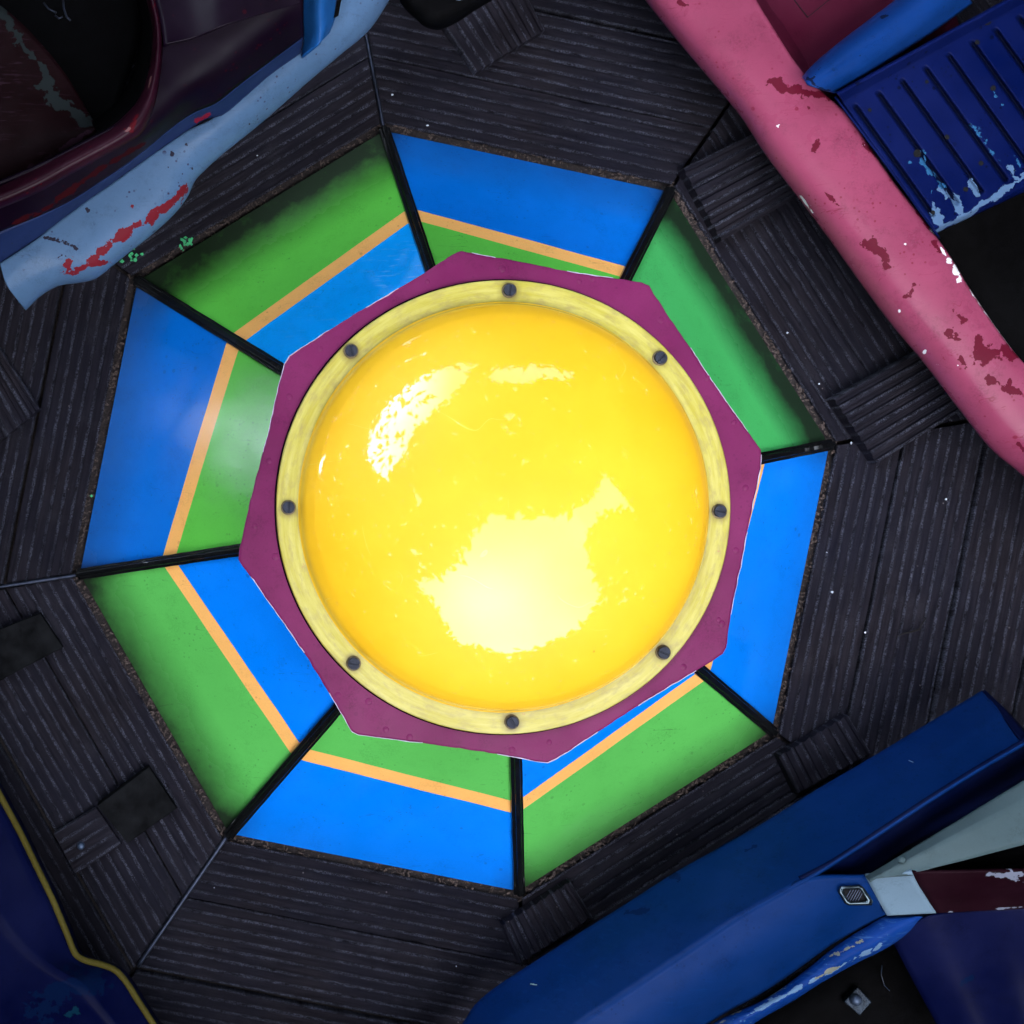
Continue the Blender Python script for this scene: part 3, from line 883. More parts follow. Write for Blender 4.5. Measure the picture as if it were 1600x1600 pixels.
for i in range(8):   # grit bank beneath the litter
    A, B = BV[i], BV[(i + 1) % 8]
    e = (B - A).normalized(); nrm = Vector((-e.y, e.x, 0))
    if nrm.dot(A + B) < 0: nrm = -nrm
    pa, pb = A + e * -0.006 - nrm * 0.01, B + e * 0.006 - nrm * 0.01
    g.prism([Vector((q.x, q.y, -0.012)) for q in (pa, pb, pb + nrm * 0.034, pa + nrm * 0.034)], -0.03)
tag(g.obj('grit_bed', M_grit), kind='structure')

def flakes(pts, mat, name, label, size=(0.002, 0.005), z=0.003):
    g = Geo()
    for (x, y) in pts:
        c = spot(x, y, z); k = rnd.randint(4, 6); r = rnd.uniform(*size)
        poly = [c + Vector((r * rnd.uniform(0.4, 1) * math.cos(6.283 * q / k), r * rnd.uniform(0.4, 1) * math.sin(6.283 * q / k), rnd.uniform(0, 0.0008))) for q in range(k)]
        g.prism(poly, z - 0.0012)
    return tag(g.obj(name, mat), label, name.replace('_', ' '), None, 'stuff')
flakes([(290 + rnd.gauss(0, 6), 382 + rnd.gauss(0, 6)) for _ in range(16)] + [(205 + rnd.gauss(0, 9), 398 + rnd.gauss(0, 6)) for _ in range(12)] + [(143, 775)], M_chip_g,
       'paint_flakes', 'flakes of green paint on the deck near the upper left hub corner')
flakes([(613, 148), (402, 243), (1342, 690), (1330, 692), (1230, 520), (1280, 600), (713, 1510), (335, 1387), (1060, 880), (1352, 988), (1300, 925), (1292, 863), (1478, 780), (668, 196), (1412, 578), (1533, 338), (1530, 405)],
       M_chip_w, 'pale_flakes', 'tiny pale flakes scattered over the dark deck boards', (0.0013, 0.003))
g = Geo(); g.tube([spot(x, y, 0.006) for x, y in ((1400, 995), (1412, 990), (1425, 987), (1436, 984), (1441, 974), (1447, 966))], [0.0008, 0.0012, 0.0016, 0.0016, 0.0012, 0.0006], 6)
tag(g.obj('twig', M_twig, None, True), 'short crooked twig on the boards at the right', 'twig')

# ------------------------------------------------------------------ light blue and maroon ride, upper left
A = empty('ride_car', spot(150, 150, 0))
tag(A, 'maroon open ride car with a light blue scuffed sill in the upper left corner', 'ride car')
sill_out = [(-60, 560), (36, 480), (60, 457), (90, 441), (120, 436), (146, 430), (172, 411), (202, 387), (236, 360), (270, 328), (288, 304), (300, 279), (318, 260), (346, 235), (390, 200), (430, 166), (480, 122), (530, 80), (572, 44), (604, -4), (630, -60)]
# bottom left end of the sill is open: it starts at the cut edge
so = [(36, 480), (62, 456), (90, 441), (120, 436), (146, 430), (172, 411), (202, 387), (236, 360), (270, 328), (288, 304), (300, 279), (318, 260), (346, 235), (390, 200), (430, 166), (480, 122), (530, 80), (572, 44), (604, -4), (625, -50)]
s_sh = [(22, 462), (50, 440), (84, 424), (116, 418), (140, 413), (164, 398), (192, 373), (222, 347), (254, 317), (272, 295), (284, 270), (304, 249), (334, 224), (378, 190), (420, 155), (470, 112), (520, 70), (560, 36), (590, -6), (610, -50)]
s_mid = [(10, 445), (36, 418), (70, 395), (100, 378), (124, 364), (146, 350), (172, 330), (200, 306), (226, 282), (250, 262), (276, 240), (306, 222), (334, 205), (372, 174), (412, 143), (462, 100), (505, 62), (540, 30), (566, -8), (585, -50)]
s_in = [(0, 412), (28, 394), (60, 372), (90, 348), (118, 328), (136, 314), (160, 298), (188, 278), (216, 258), (244, 238), (272, 219), (298, 202), (326, 189), (360, 168), (400, 133), (448, 92), (478, 74), (510, 40), (530, 0), (545, -50)]
z = lambda l, h: [(x, y, h) for x, y in l]
loft('sill', [z([(x - 8, y - 8) for x, y in so], 0.10), z(so, 0.20), z(s_sh, 0.232), z(s_mid, 0.246), z(s_in, 0.250)], M_sky, A, 440, 12, True, 0.005, ext=(0, 220), attrs=
     {'wear': [([(286, 288), (276, 306), (258, 322), (236, 338), (214, 350), (196, 362), (176, 378), (160, 392), (140, 405)], 7), ([(108, 408), (104, 414)], 8), ([(92, 422), (120, 424)], 3.5), ([(120, 418), (170, 405)], 3), ([(206, 322)], 3), ([(252, 318)], 3), ([(326, 185), (300, 197)], 2.5), ([(0, 0)], 1)],
      'chip': [([(262, 262)], 2.5), ([(290, 226)], 3), ([(297, 260)], 2.6), ([(136, 328)], 3.5), ([(232, 236)], 2.5), ([(268, 240)], 3), ([(386, 191)], 3), ([(459, 122)], 3), ([(70, 372), (98, 376), (120, 388)], 3), ([(76, 408), (96, 398), (104, 400)], 2.8)]})
# raised end of the sill, a step up where it meets the hull
sl_hi = [(-40, 380), (0, 362), (60, 338), (110, 314), (160, 282), (200, 255), (230, 232), (262, 205), (300, 178), (340, 160), (365, 140), (420, 98), (474, 58)]
sl_lo = [(-40, 438), (0, 412), (60, 372), (118, 328), (160, 298), (216, 258), (255, 231), (298, 202), (322, 187), (346, 182), (380, 155), (420, 120), (470, 84)]
loft('side_skirt', [z(sl_lo, 0.252), z(sl_hi, 0.300)], M_slate, A, 110, 8, False, 0.005, ext=(200, 0), attrs={'wear': [([(326, 180), (305, 190)], 4)]})
hull_lo = sl_hi
hull_mid = [(-60, 330), (-20, 318), (40, 300), (100, 270), (150, 246), (195, 222), (226, 205), (262, 170), (290, 140), (330, 110), (365, 85), (420, 42), (474, 0)]
hull_hi = [(-60, 300), (-20, 292), (40, 268), (100, 240), (150, 214), (190, 192), (222, 160), (242, 110), (256, 70), (290, 40), (340, 10), (400, -30), (474, -70)]
hull = loft('hull', [z(hull_lo, 0.302), z(hull_mid, 0.350), z(hull_hi, 0.372)], M_maroon, A, 120, 10, True, 0.006, ext=(200, 0), attrs=
     {'wear': [([(225, 225), (160, 262), (90, 310)], 5), ([(322, 22)], 9), ([(20, 350), (90, 318)], 4)]})
# far part of the hull reaching the end of the car, with a soft crease
loft('bonnet', [[(256, 70, 0.378), (250, 30, 0.380), (240, -10, 0.382), (232, -60, 0.382)], [(300, 60, 0.374), (296, 20, 0.378), (290, -20, 0.380), (286, -60, 0.380)],
                [(350, 40, 0.384), (350, 0, 0.388), (350, -40, 0.39), (350, -70, 0.39)], [(474, 4, 0.352), (474, -20, 0.36), (474, -40, 0.366), (474, -70, 0.37)]], M_maroon, A, 60, 10, True, 0.006)
# rolled rim of the cockpit
rim_pts = [(-60, 312), (-10, 296), (50, 268), (105, 238), (150, 215), (182, 196), (208, 172), (224, 148), (235, 112), (240, 76), (240, 40), (233, 8), (222, -30), (205, -70)]
rim_o = [(-60, 346), (-5, 328), (62, 300), (112, 272), (160, 246), (196, 226), (222, 208), (240, 170), (250, 122), (254, 80), (252, 40), (246, 4), (236, -34), (222, -70)]
rim_t = [(x * .45 + a * .55, y * .45 + b * .55) for (x, y), (a, b) in zip(rim_pts, rim_o)]
rim_in = [(x - 3, y - 2) for x, y in rim_pts]
loft('cockpit_rim', [z(rim_in, 0.300), z(rim_pts, 0.372), z(rim_t, 0.392), z(rim_o, 0.374)], M_rim, A, 110, 7, True, 0.004,
     {'chip': [([(205, 200), (180, 218), (150, 236), (120, 250), (70, 276)], 1.6), ([(232, 140), (236, 120)], 1.2)], 'wear': [([(205, 238), (160, 262)], 4), ([(100, 300), (40, 322)], 4), ([(206, 205), (214, 180)], 4)]})
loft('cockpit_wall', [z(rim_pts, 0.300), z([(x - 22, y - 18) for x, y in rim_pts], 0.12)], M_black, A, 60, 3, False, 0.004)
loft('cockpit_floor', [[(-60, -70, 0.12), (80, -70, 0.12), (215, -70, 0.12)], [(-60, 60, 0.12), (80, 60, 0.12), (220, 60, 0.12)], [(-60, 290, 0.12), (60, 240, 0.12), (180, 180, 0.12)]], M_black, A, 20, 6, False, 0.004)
loft('seat', [[(-80, -50, 0.235), (-10, 0, 0.24), (40, 42, 0.245), (100, 112, 0.245), (146, 188, 0.245)],
              [(-90, 60, 0.245), (-40, 80, 0.25), (20, 110, 0.255), (80, 160, 0.258), (146, 197, 0.252)],
              [(-100, 310, 0.27), (-50, 300, 0.27), (10, 277, 0.27), (70, 246, 0.27), (150, 201, 0.262)],
              [(-100, 344, 0.225), (-50, 330, 0.225), (10, 306, 0.225), (80, 268, 0.225), (156, 236, 0.225)]], M_redseat, A, 90, 9, True, 0.006,
     {'wear': [([(0, 12), (18, 40), (28, 56)], 11), ([(38, 78), (60, 95), (76, 120)], 6), ([(74, 132), (82, 150), (90, 158)], 17), ([(90, 158), (112, 172), (134, 190)], 10)],
      'chip': [([(10, 284), (60, 256), (100, 236), (138, 205)], 5)]})
# pale blue fin rising from the sill at the top edge
loft('fin', [z([(470, 90), (474, 60), (472, 20), (480, -50)], 0.262), z([(500, 66), (502, 44), (500, 16), (506, -50)], 0.300), z([(515, 52), (523, 30), (526, 2), (540, -50)], 0.268)], M_sky2, A, 40, 8, True, 0.004)
loft('fin_slot', [z([(521, 28), (527, 4), (534, -40)], 0.272), z([(529, 24), (533, 2), (546, -40)], 0.272)], M_black, A, 12, 2, False, 0.002)
# buckle and cord ends glinting in the cockpit
g = Geo()
g.tube([spot(x, y, 0.16) for x, y in ((68, 4), (76, 14), (88, 20))], 0.0016, 6)
g.tube([spot(x, y, 0.16) for x, y in ((98, -4), (100, 14), (104, 26), (110, 32))], 0.0018, 6)
g.tube([spot(x, y, 0.16) for x, y in ((86, 24), (92, 29), (98, 26))], 0.0016, 6)
g.obj('seat_buckle', M_seam, A, True)

# ------------------------------------------------------------------ pink ride, upper right
B = empty('ride_car', spot(1450, 300, 0))
tag(B, 'chipped pink ride car with a blue ribbed seat in the upper right corner', 'ride car')
po = [(975, -60), (1016, -2), (1060, 53), (1118, 122), (1164, 178), (1202, 236), (1258, 310), (1300, 366), (1346, 430), (1398, 500), (1450, 562), (1500, 628), (1556, 697), (1598, 732), (1660, 790)]
ps = [(995, -60), (1038, -2), (1084, 50), (1142, 118), (1188, 174), (1226, 230), (1282, 303), (1325, 358), (1372, 420), (1424, 488), (1476, 548), (1526, 612), (1578, 672), (1616, 704), (1672, 760)]
pm = [(1070, -60), (1108, -2), (1148, 48), (1196, 104), (1240, 150), (1278, 204), (1330, 272), (1372, 325), (1416, 382), (1462, 442), (1510, 500), (1556, 556), (1596, 600), (1630, 630), (1690, 680)]
pi_ = [(1148, -60), (1178, 0), (1208, 50), (1240, 100), (1275, 140), (1318, 178), (1358, 236), (1396, 290), (1440, 346), (1478, 398), (1508, 448), (1548, 508), (1588, 560), (1620, 590), (1690, 650)]
PINKW = [([(1205, 128), (1225, 142), (1250, 145)], 9), ([(1240, 140), (1275, 152), (1308, 156)], 7), ([(1260, 170)], 4), ([(1274, 222), (1270, 236)], 6), ([(1344, 225), (1372, 250)], 4), ([(1352, 374), (1376, 396), (1386, 412)], 9),
         ([(1424, 450), (1420, 462)], 8), ([(1490, 488), (1500, 500)], 7), ([(1478, 515), (1494, 525)], 8), ([(1526, 540), (1545, 550), (1530, 558)], 12), ([(1560, 548), (1580, 552)], 14), ([(1520, 568)], 5), ([(1545, 592), (1562, 606), (1592, 612)], 7), ([(1575, 596)], 5),
         ([(1062, 4), (1072, 10)], 4), ([(1430, 330), (1448, 358)], 4), ([(1456, 380), (1464, 392)], 5), ([(1500, 560), (1508, 572)], 4), ([(1290, 300), (1308, 322)], 3), ([(1590, 690), (1600, 700)], 4)]
loft('fender', [z([(x + 14, y - 4) for x, y in po], 0.07), z([(x + 3, y - 1) for x, y in po], 0.14), z(po, 0.185), z(ps, 0.222), z(pm, 0.238), z(pi_, 0.236)], M_pink, B, 560, 12, True, 0.006, ext=(260, 220), attrs=
     {'wear': PINKW, 'chip': [([(1478, 408)], 5), ([(1490, 424)], 8), ([(1494, 439)], 6), ([(1216, 196)], 2.6), ([(1346, 229)], 2.6), ([(1408, 483)], 2.5), ([(1468, 566)], 2.5), ([(1272, 318)], 2.5), ([(1412, 382)], 2.5),
                              ([(1400, 276), (1428, 322), (1452, 360), (1474, 402)], 1.5), ([(1255, 302), (1275, 328)], 1.6), ([(1510, 452), (1548, 506)], 1.1), ([(1550, 667)], 2.5), ([(1448, 546)], 2.5), ([(1498, 568)], 2.5)]})
loft('floor_panel', [[(1150, -60, 0.232), (1180, 0, 0.232), (1210, 48, 0.232), (1246, 104, 0.232), (1290, 155, 0.228)], [(1168, -60, 0.205), (1198, 0, 0.204), (1228, 42, 0.203), (1262, 96, 0.200), (1300, 150, 0.200)],
                     [(1480, -60, 0.205), (1480, -20, 0.204), (1490, 10, 0.203), (1500, 60, 0.200), (1480, 120, 0.200)]], M_pink_in, B, 60, 8, False, 0.004, ext=(260, 0))
# scored square on the floor panel
g = Geo()
for a, b in (((1238, -4), (1262, 27)), ((1262, 27), (1300, -4))):
    g.bar(spot(*a, 0.2046), spot(*b, 0.2046), 0.0011, 0.0008)
g.obj('score_mark', M_hole, B)
inner = loft('inner_lip', [z(pi_, 0.236), z([(x + 3, y - 2) for x, y in pi_], 0.231), z([(x + 8, y + 3) for x, y in pi_], 0.10)], M_pink_in, B, 120, 3, False, 0.003,
     {'chip': [([(1396, 290), (1440, 346), (1478, 398), (1508, 448), (1588, 560)], 3)]})
# seat back roll
roll_a = [(1254, 122), (1262, 110), (1310, 76), (1362, 38), (1412, 2), (1470, -45)]
loft('seat_roll', [z([(1256, 128), (1272, 118), (1316, 84), (1366, 44), (1416, 8), (1474, -40)], 0.215), z([(1253, 120), (1268, 103), (1306, 70), (1356, 32), (1404, -4), (1462, -50)], 0.262),
                   z([(1262, 130), (1284, 112), (1322, 84), (1372, 48), (1424, 12), (1484, -40)], 0.300), z([(1282, 140), (1302, 128), (1340, 106), (1388, 70), (1440, 32), (1500, -20)], 0.296),
                   z([(1305, 146), (1314, 143), (1352, 120), (1402, 88), (1456, 52), (1520, 5)], 0.255)], M_rollblue, B, 90, 6, True, 0.005,
     {'wear': [([(1283, 105), (1275, 118), (1268, 128)], 3.5), ([(1262, 122), (1280, 138), (1300, 145)], 3), ([(1345, 88)], 3.5), ([(1378, 28), (1386, 24)], 3.5)]})
# ribbed seat: a sheet with pressed grooves
def ribbed_seat():
    a0, a1 = (1310, 148), (1464, 364)       # along the ribs, near side
    d = (1640 - 1310, -92)                  # across the ribs towards the right edge
    zt = 0.262
    NU, NV = 200, 150
    vs = []; gr = []
    centers = [(0.03 + 0.1175 * k) for k in range(9)]
    for i in range(NU + 1):
        s = i / NU
        for j in range(NV + 1):
            t = j / NV
            # corners: near-back, near-front, far-front, far-back
            ax = a0[0] + (a1[0] - a0[0]) * t; ay = a0[1] + (a1[1] - a0[1]) * t
            bx = 1620 + (1790 - 1620) * t; by = -22 + (212 - -22) * t
            wx = ax + (bx - ax) * s; wy = ay + (by - ay) * s
            dep = 0
            for c in centers:
                q = abs(s - c) / 0.0165
                end = min(1, max(0, (0.905 - t) / 0.02)) * min(1, max(0, (t - 0.09) / 0.03))
                if q < 1: dep = max(dep, (0.5 + 0.5 * math.cos(math.pi * q)) * end)
            zz = zt - 0.010 * dep - 0.02 * max(0, (t - 0.965) / 0.035) ** 2 + 0.02 * max(0, (0.05 - t) / 0.05)
            vs.append(spot(wx, wy, zz)); gr.append(min(1, dep * 1.15))  # the mask darkens the pressed grooves
    fs = [[i * (NV + 1) + j, i * (NV + 1) + j + 1, (i + 1) * (NV + 1) + j + 1, (i + 1) * (NV + 1) + j] for i in range(NU) for j in range(NV)]
    q = fs[0]
    if (vs[q[1]] - vs[q[0]]).cross(vs[q[2]] - vs[q[0]]).z < 0: fs = [f[::-1] for f in fs]
    o = link_mesh('ribbed_seat', vs, fs, M_seatblue, B, True)
    add_attr(o, 'grime_shade', gr)
    px = [pix(v) for v in vs]
    W = [([(1462, 362), (1500, 342), (1546, 312), (1600, 276), (1680, 226)], 5), ([(1458, 318), (1466, 340), (1470, 352)], 8), ([(1492, 312), (1500, 326)], 9), ([(1516, 284), (1526, 302)], 6), ([(1578, 262), (1588, 280)], 7), ([(1470, 296), (1480, 308)], 5)]
    add_attr(o, 'wear', [wear_value(x, y, W) for x, y in px])
    C = [([(1440, 250), (1460, 280), (1474, 292)], 5), ([(1518, 194), (1545, 232), (1560, 250)], 7), ([(1552, 140), (1556, 150)], 3), ([(1566, 164)], 3), ([(1440, 236)], 4), ([(1422, 254)], 4), ([(1418, 198)], 3), ([(1460, 122)], 4), ([(1500, 232), (1512, 250)], 5), ([(1580, 236), (1594, 260)], 5), ([(1444, 240), (1460, 320)], 3.4)]
    add_attr(o, 'chip', [wear_value(x, y, C) * 0.72 for x, y in px])
    m = o.modifiers.new('thickness', 'SOLIDIFY'); m.thickness = 0.006; m.offset = -1
    for (x, y, r) in ((1433, 240, 0.0068), (1509, 296, 0.0042), (1458, 332, 0.0032), (1541, 32, 0.009), (1359, 172, 0.003), (1448, 128, 0.003), (1552, 138, 0.0045), (1480, 214, 0.004), (1533, 255, 0.004), (1527, 66, 0.004)):
        g = Geo(); c = spot(x, y, zt + 0.0006)
        g.add([c + Vector((r * rnd.uniform(0.8, 1.1) * math.cos(6.283 * k / 12), r * rnd.uniform(0.8, 1.1) * math.sin(6.283 * k / 12), 0)) for k in range(12)], [list(range(12))])
        g.obj('drain_hole', M_hole, o)
    return o
ribbed_seat()
loft('seat_side', [z([(1306, 150), (1386, 256), (1466, 366)], 0.260), z([(1316, 160), (1394, 268), (1470, 372)], 0.10)], M_seatblue, B, 20, 4, False, 0.003)
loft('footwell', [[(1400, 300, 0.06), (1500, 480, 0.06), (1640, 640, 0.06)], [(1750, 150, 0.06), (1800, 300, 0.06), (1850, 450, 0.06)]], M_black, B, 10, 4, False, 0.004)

# ------------------------------------------------------------------ blue ride with striped fin, lower right
Cc = empty('ride_car', spot(1400, 1450, 0))
tag(Cc, 'blue ride car with a cream fin and maroon band in the lower right corner', 'ride car')
co = [(660, 1660), (720, 1602), (742, 1570), (772, 1544), (836, 1502), (900, 1461), (980, 1411), (1050, 1366), (1130, 1321), (1200, 1281), (1280, 1231), (1350, 1190), (1440, 1136), (1534, 1079)]
c1 = [(690, 1680), (756, 1625), (790, 1594), (830, 1565), (890, 1528), (950, 1490), (1030, 1440), (1100, 1398), (1180, 1352), (1250, 1312), (1330, 1262), (1400, 1218), (1480, 1166), (1562, 1112)]
c2 = [(760, 1700), (830, 1650), (880, 1615), (920, 1588), (980, 1548), (1040, 1510), (1110, 1462), (1170, 1422), (1230, 1388), (1290, 1352), (1360, 1308), (1430, 1262), (1510, 1212), (1600, 1160)]
c2 = [(800, 1676), (880, 1616), (980, 1549), (1080, 1482), (1160, 1428), (1225, 1392), (1262, 1372), (1300, 1348), (1380, 1296), (1450, 1250), (1530, 1200), (1600, 1160)]
blue_up = loft('body', [z([(x + 6, y + 6) for x, y in co], 0.05), z(co, 0.105), z(c1, 0.185), z(c2, 0.2625)], M_bodyblue, Cc, 200, 8, False, 0.006, ext=(200, 0), attrs=
     {'wear': [([(1050, 1366), (1062, 1372)], 6), ([(980, 1428), (1010, 1420)], 5), ([(1150, 1330), (1180, 1322)], 4)], 'chip': [([(838, 1532), (834, 1546)], 1.8)]})
c3 = [(860, 1740), (930, 1690), (970, 1655), (1010, 1625), (1060, 1590), (1110, 1556), (1170, 1518), (1210, 1490), (1240, 1460), (1280, 1420), (1330, 1372), (1352, 1370)]
c2b = [(760, 1700), (830, 1650), (880, 1615), (920, 1588), (980, 1548), (1040, 1510), (1110, 1462), (1150, 1436), (1180, 1418), (1210, 1398), (1250, 1374), (1280, 1362)]
# lower hip of the body that carries the badge and dips to the cockpit rim
d_top = [(800, 1676), (880, 1616), (980, 1549), (1080, 1482), (1160, 1428), (1225, 1392), (1262, 1372), (1352, 1369)]
d_mid = [(880, 1700), (960, 1640), (1060, 1570), (1140, 1516), (1210, 1470), (1270, 1432), (1320, 1404), (1366, 1396)]
d_low = [(960, 1720), (1050, 1640), (1122, 1590), (1190, 1552), (1250, 1512), (1300, 1476), (1350, 1448), (1386, 1430)]
loft('rear_quarter', [z(d_top, 0.2620), z(d_mid, 0.252), z(d_low, 0.200)], M_bodyblue, Cc, 120, 8, True, 0.006)
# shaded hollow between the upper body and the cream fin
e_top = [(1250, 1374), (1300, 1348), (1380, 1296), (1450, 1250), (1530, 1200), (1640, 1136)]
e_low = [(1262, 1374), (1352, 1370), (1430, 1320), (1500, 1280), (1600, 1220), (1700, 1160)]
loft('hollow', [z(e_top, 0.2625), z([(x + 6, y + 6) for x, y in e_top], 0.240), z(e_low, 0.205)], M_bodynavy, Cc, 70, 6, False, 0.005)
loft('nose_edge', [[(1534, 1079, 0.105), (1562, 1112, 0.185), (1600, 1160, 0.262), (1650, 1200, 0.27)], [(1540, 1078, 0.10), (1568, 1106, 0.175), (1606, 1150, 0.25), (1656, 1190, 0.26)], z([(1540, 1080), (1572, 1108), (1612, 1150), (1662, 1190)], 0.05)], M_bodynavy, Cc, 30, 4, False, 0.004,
     {'chip': [([(1545, 1092), (1560, 1110)], 1.2)]})
# scratch line
g = Geo(); g.tube([spot(x, y, 0.172) for x, y in ((1420, 1188), (1434, 1194), (1448, 1206), (1462, 1217))], 0.0007, 5)
g.obj('scratch', M_sky, Cc)
# cream fin: sloping top face
loft('cream_fin', [[(1352, 1369, 0.262), (1440, 1316, 0.272), (1600, 1219, 0.285), (1700, 1158, 0.292)], [(1358, 1375, 0.275), (1444, 1330, 0.288), (1600, 1250, 0.30), (1700, 1200, 0.31)], [(1425, 1364, 0.29), (1500, 1346, 0.295), (1600, 1320, 0.31), (1700, 1296, 0.32)]], M_cream, Cc, 60, 6, False, 0.005)
loft('white_band', [[(1352, 1370, 0.262), (1362, 1388, 0.250), (1374, 1410, 0.235), (1386, 1431, 0.22)], [(1425, 1364, 0.292), (1434, 1382, 0.275), (1448, 1404, 0.25), (1463, 1427, 0.232)]], M_white, Cc, 30, 8, False, 0.006)
loft('maroon_band', [[(1426, 1364, 0.291), (1435, 1382, 0.274), (1449, 1404, 0.249), (1464, 1427, 0.231)], [(1610, 1361, 0.31), (1612, 1380, 0.29), (1614, 1402, 0.26), (1616, 1419, 0.24)], [(1700, 1360, 0.31), (1700, 1380, 0.29), (1700, 1402, 0.26), (1700, 1415, 0.24)]], M_band, Cc, 60, 14, False, 0.005,
     {'chip': [([(1540, 1368), (1570, 1367), (1600, 1368)], 5), ([(1592, 1374)], 7), ([(1556, 1420), (1600, 1417)], 1.8), ([(1486, 1425)], 2)]})
loft('slot', [[(1428, 1364, 0.25), (1500, 1346, 0.25), (1610, 1318, 0.25), (1700, 1294, 0.25)], [(1428, 1366, 0.25), (1500, 1366, 0.25), (1610, 1364, 0.25), (1700, 1364, 0.25)]], M_black, Cc, 20, 3, False, 0.004)
# fin rivet
p = spot(1411, 1344, 0.292)
g = Geo(); g.lathe((p.x, p.y), [(0.0056, p.z - 0.006), (0.005, p.z - 0.0012), (0.003, p.z + 0.0006), (0.0001, p.z + 0.001)], 16)
g.obj('fin_rivet', M_cream, Cc, True)
# worn cockpit rim
w_up = [(1040, 1650), (1118, 1597), (1200, 1558), (1256, 1518), (1304, 1480), (1350, 1450), (1386, 1431), (1420, 1429)]
w_lo = [(1090, 1665), (1168, 1602), (1236, 1562), (1290, 1528), (1336, 1502), (1372, 1484), (1402, 1466), (1446, 1434)]
w_c = [((a + c) / 2, (b + d) / 2) for (a, b), (c, d) in zip(w_up, w_lo)]
loft('cockpit_rim', [z(w_up, 0.205), z(w_c, 0.222), z(w_lo, 0.214), z([(x + 3, y + 2) for x, y in w_lo], 0.14)], M_worn, Cc, 140, 6, True, 0.004,
     {'chip': [([(1345, 1468), (1330, 1476), (1306, 1490), (1298, 1496)], 3.6), ([(1120, 1600), (1200, 1552)], 2.4), ([(1278, 1528), (1290, 1522), (1312, 1510)], 3)], 'wear': [([(1168, 1586), (1240, 1548), (1300, 1518), (1376, 1476)], 3.4), ([(1230, 1540), (1200, 1560)], 2)]})
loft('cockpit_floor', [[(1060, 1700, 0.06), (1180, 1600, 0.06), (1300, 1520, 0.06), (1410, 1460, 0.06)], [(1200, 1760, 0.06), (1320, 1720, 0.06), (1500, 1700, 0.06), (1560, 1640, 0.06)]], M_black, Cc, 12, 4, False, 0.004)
# broad blue seat side beyond the opening
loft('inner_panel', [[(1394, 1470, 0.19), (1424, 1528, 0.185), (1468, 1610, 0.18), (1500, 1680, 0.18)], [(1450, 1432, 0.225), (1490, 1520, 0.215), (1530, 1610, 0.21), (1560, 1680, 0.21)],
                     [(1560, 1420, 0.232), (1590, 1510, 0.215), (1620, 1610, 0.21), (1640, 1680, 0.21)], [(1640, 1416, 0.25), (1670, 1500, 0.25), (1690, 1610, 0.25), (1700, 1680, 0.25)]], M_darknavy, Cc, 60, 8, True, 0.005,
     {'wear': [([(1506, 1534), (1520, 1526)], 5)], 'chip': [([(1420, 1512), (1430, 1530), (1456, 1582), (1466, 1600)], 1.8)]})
# badge grille
g = Geo()
bz = 0.262
outer = [(1312, 1384), (1344, 1382), (1350, 1386), (1364, 1408), (1362, 1415), (1326, 1415), (1320, 1412), (1308, 1394)]
inn = [(1320, 1390), (1340, 1389), (1344, 1391), (1353, 1405), (1351, 1408), (1331, 1409), (1327, 1407), (1318, 1394)]
nb = 8
vs = [spot(x, y, bz - 0.010) for x, y in outer] + [spot(x, y, bz + 0.004) for x, y in [((a * 3 + c) / 4, (b * 3 + d) / 4) for (a, b), (c, d) in zip(outer, inn)]] + [spot(x, y, bz + 0.004) for x, y in [((a + 3 * c) / 4, (b + 3 * d) / 4) for (a, b), (c, d) in zip(outer, inn)]] + [spot(x, y, bz - 0.004) for x, y in inn]
fs = [[r * nb + (k + 1) % nb, r * nb + k, (r + 1) * nb + k, (r + 1) * nb + (k + 1) % nb] for r in range(3) for k in range(nb)]
badge = link_mesh('badge', vs, fs, M_chrome, Cc, True)
g = Geo(); g.add([spot(x, y, bz - 0.0035) for x, y in inn], [list(range(nb))[::-1]])
for k in range(9):
    x0 = 1317 + k * 4.2
    g.bar(spot(x0 - 2, 1408, bz - 0.002), spot(x0 + 8, 1390, bz - 0.002), 0.0011, 0.0012, mi=1) if 1318 < x0 < 1346 else None
g.obj('badge_mesh', None, badge, False, [M_hole, M_seam])
# bolt plate in the dark cockpit
bp = empty_c = None
dm = [(1341, 1542), (1363, 1566), (1344, 1588), (1319, 1566)]
g = Geo(); g.prism([spot(x, y, 0.078) for x, y in dm][::-1], 0.066)
pl = g.obj('bolt_plate', simple('oily_plate', (0.02, 0.03, 0.045), 0.25, 0.6, 60, 0.6, 0.6), Cc); bevel(pl, 0.002, 2)
p = spot(1341, 1565, 0.09)
g = Geo(); g.lathe((p.x, p.y), [(0.0098, 0.078), (0.0095, 0.084), (0.007, 0.0885), (0.002, 0.090)], 18)
g.obj('bolt_head', M_bolt, pl, True)
g = Geo(); g.tube([spot(x, y, 0.07) for x, y in ((1378, 1508), (1377, 1524), (1382, 1540), (1390, 1548))], 0.0010, 6)
g.obj('cable', simple('black_cable', (0.02, 0.03, 0.05), 0.25, 0, 50, 0.3, 0.2), Cc, True)

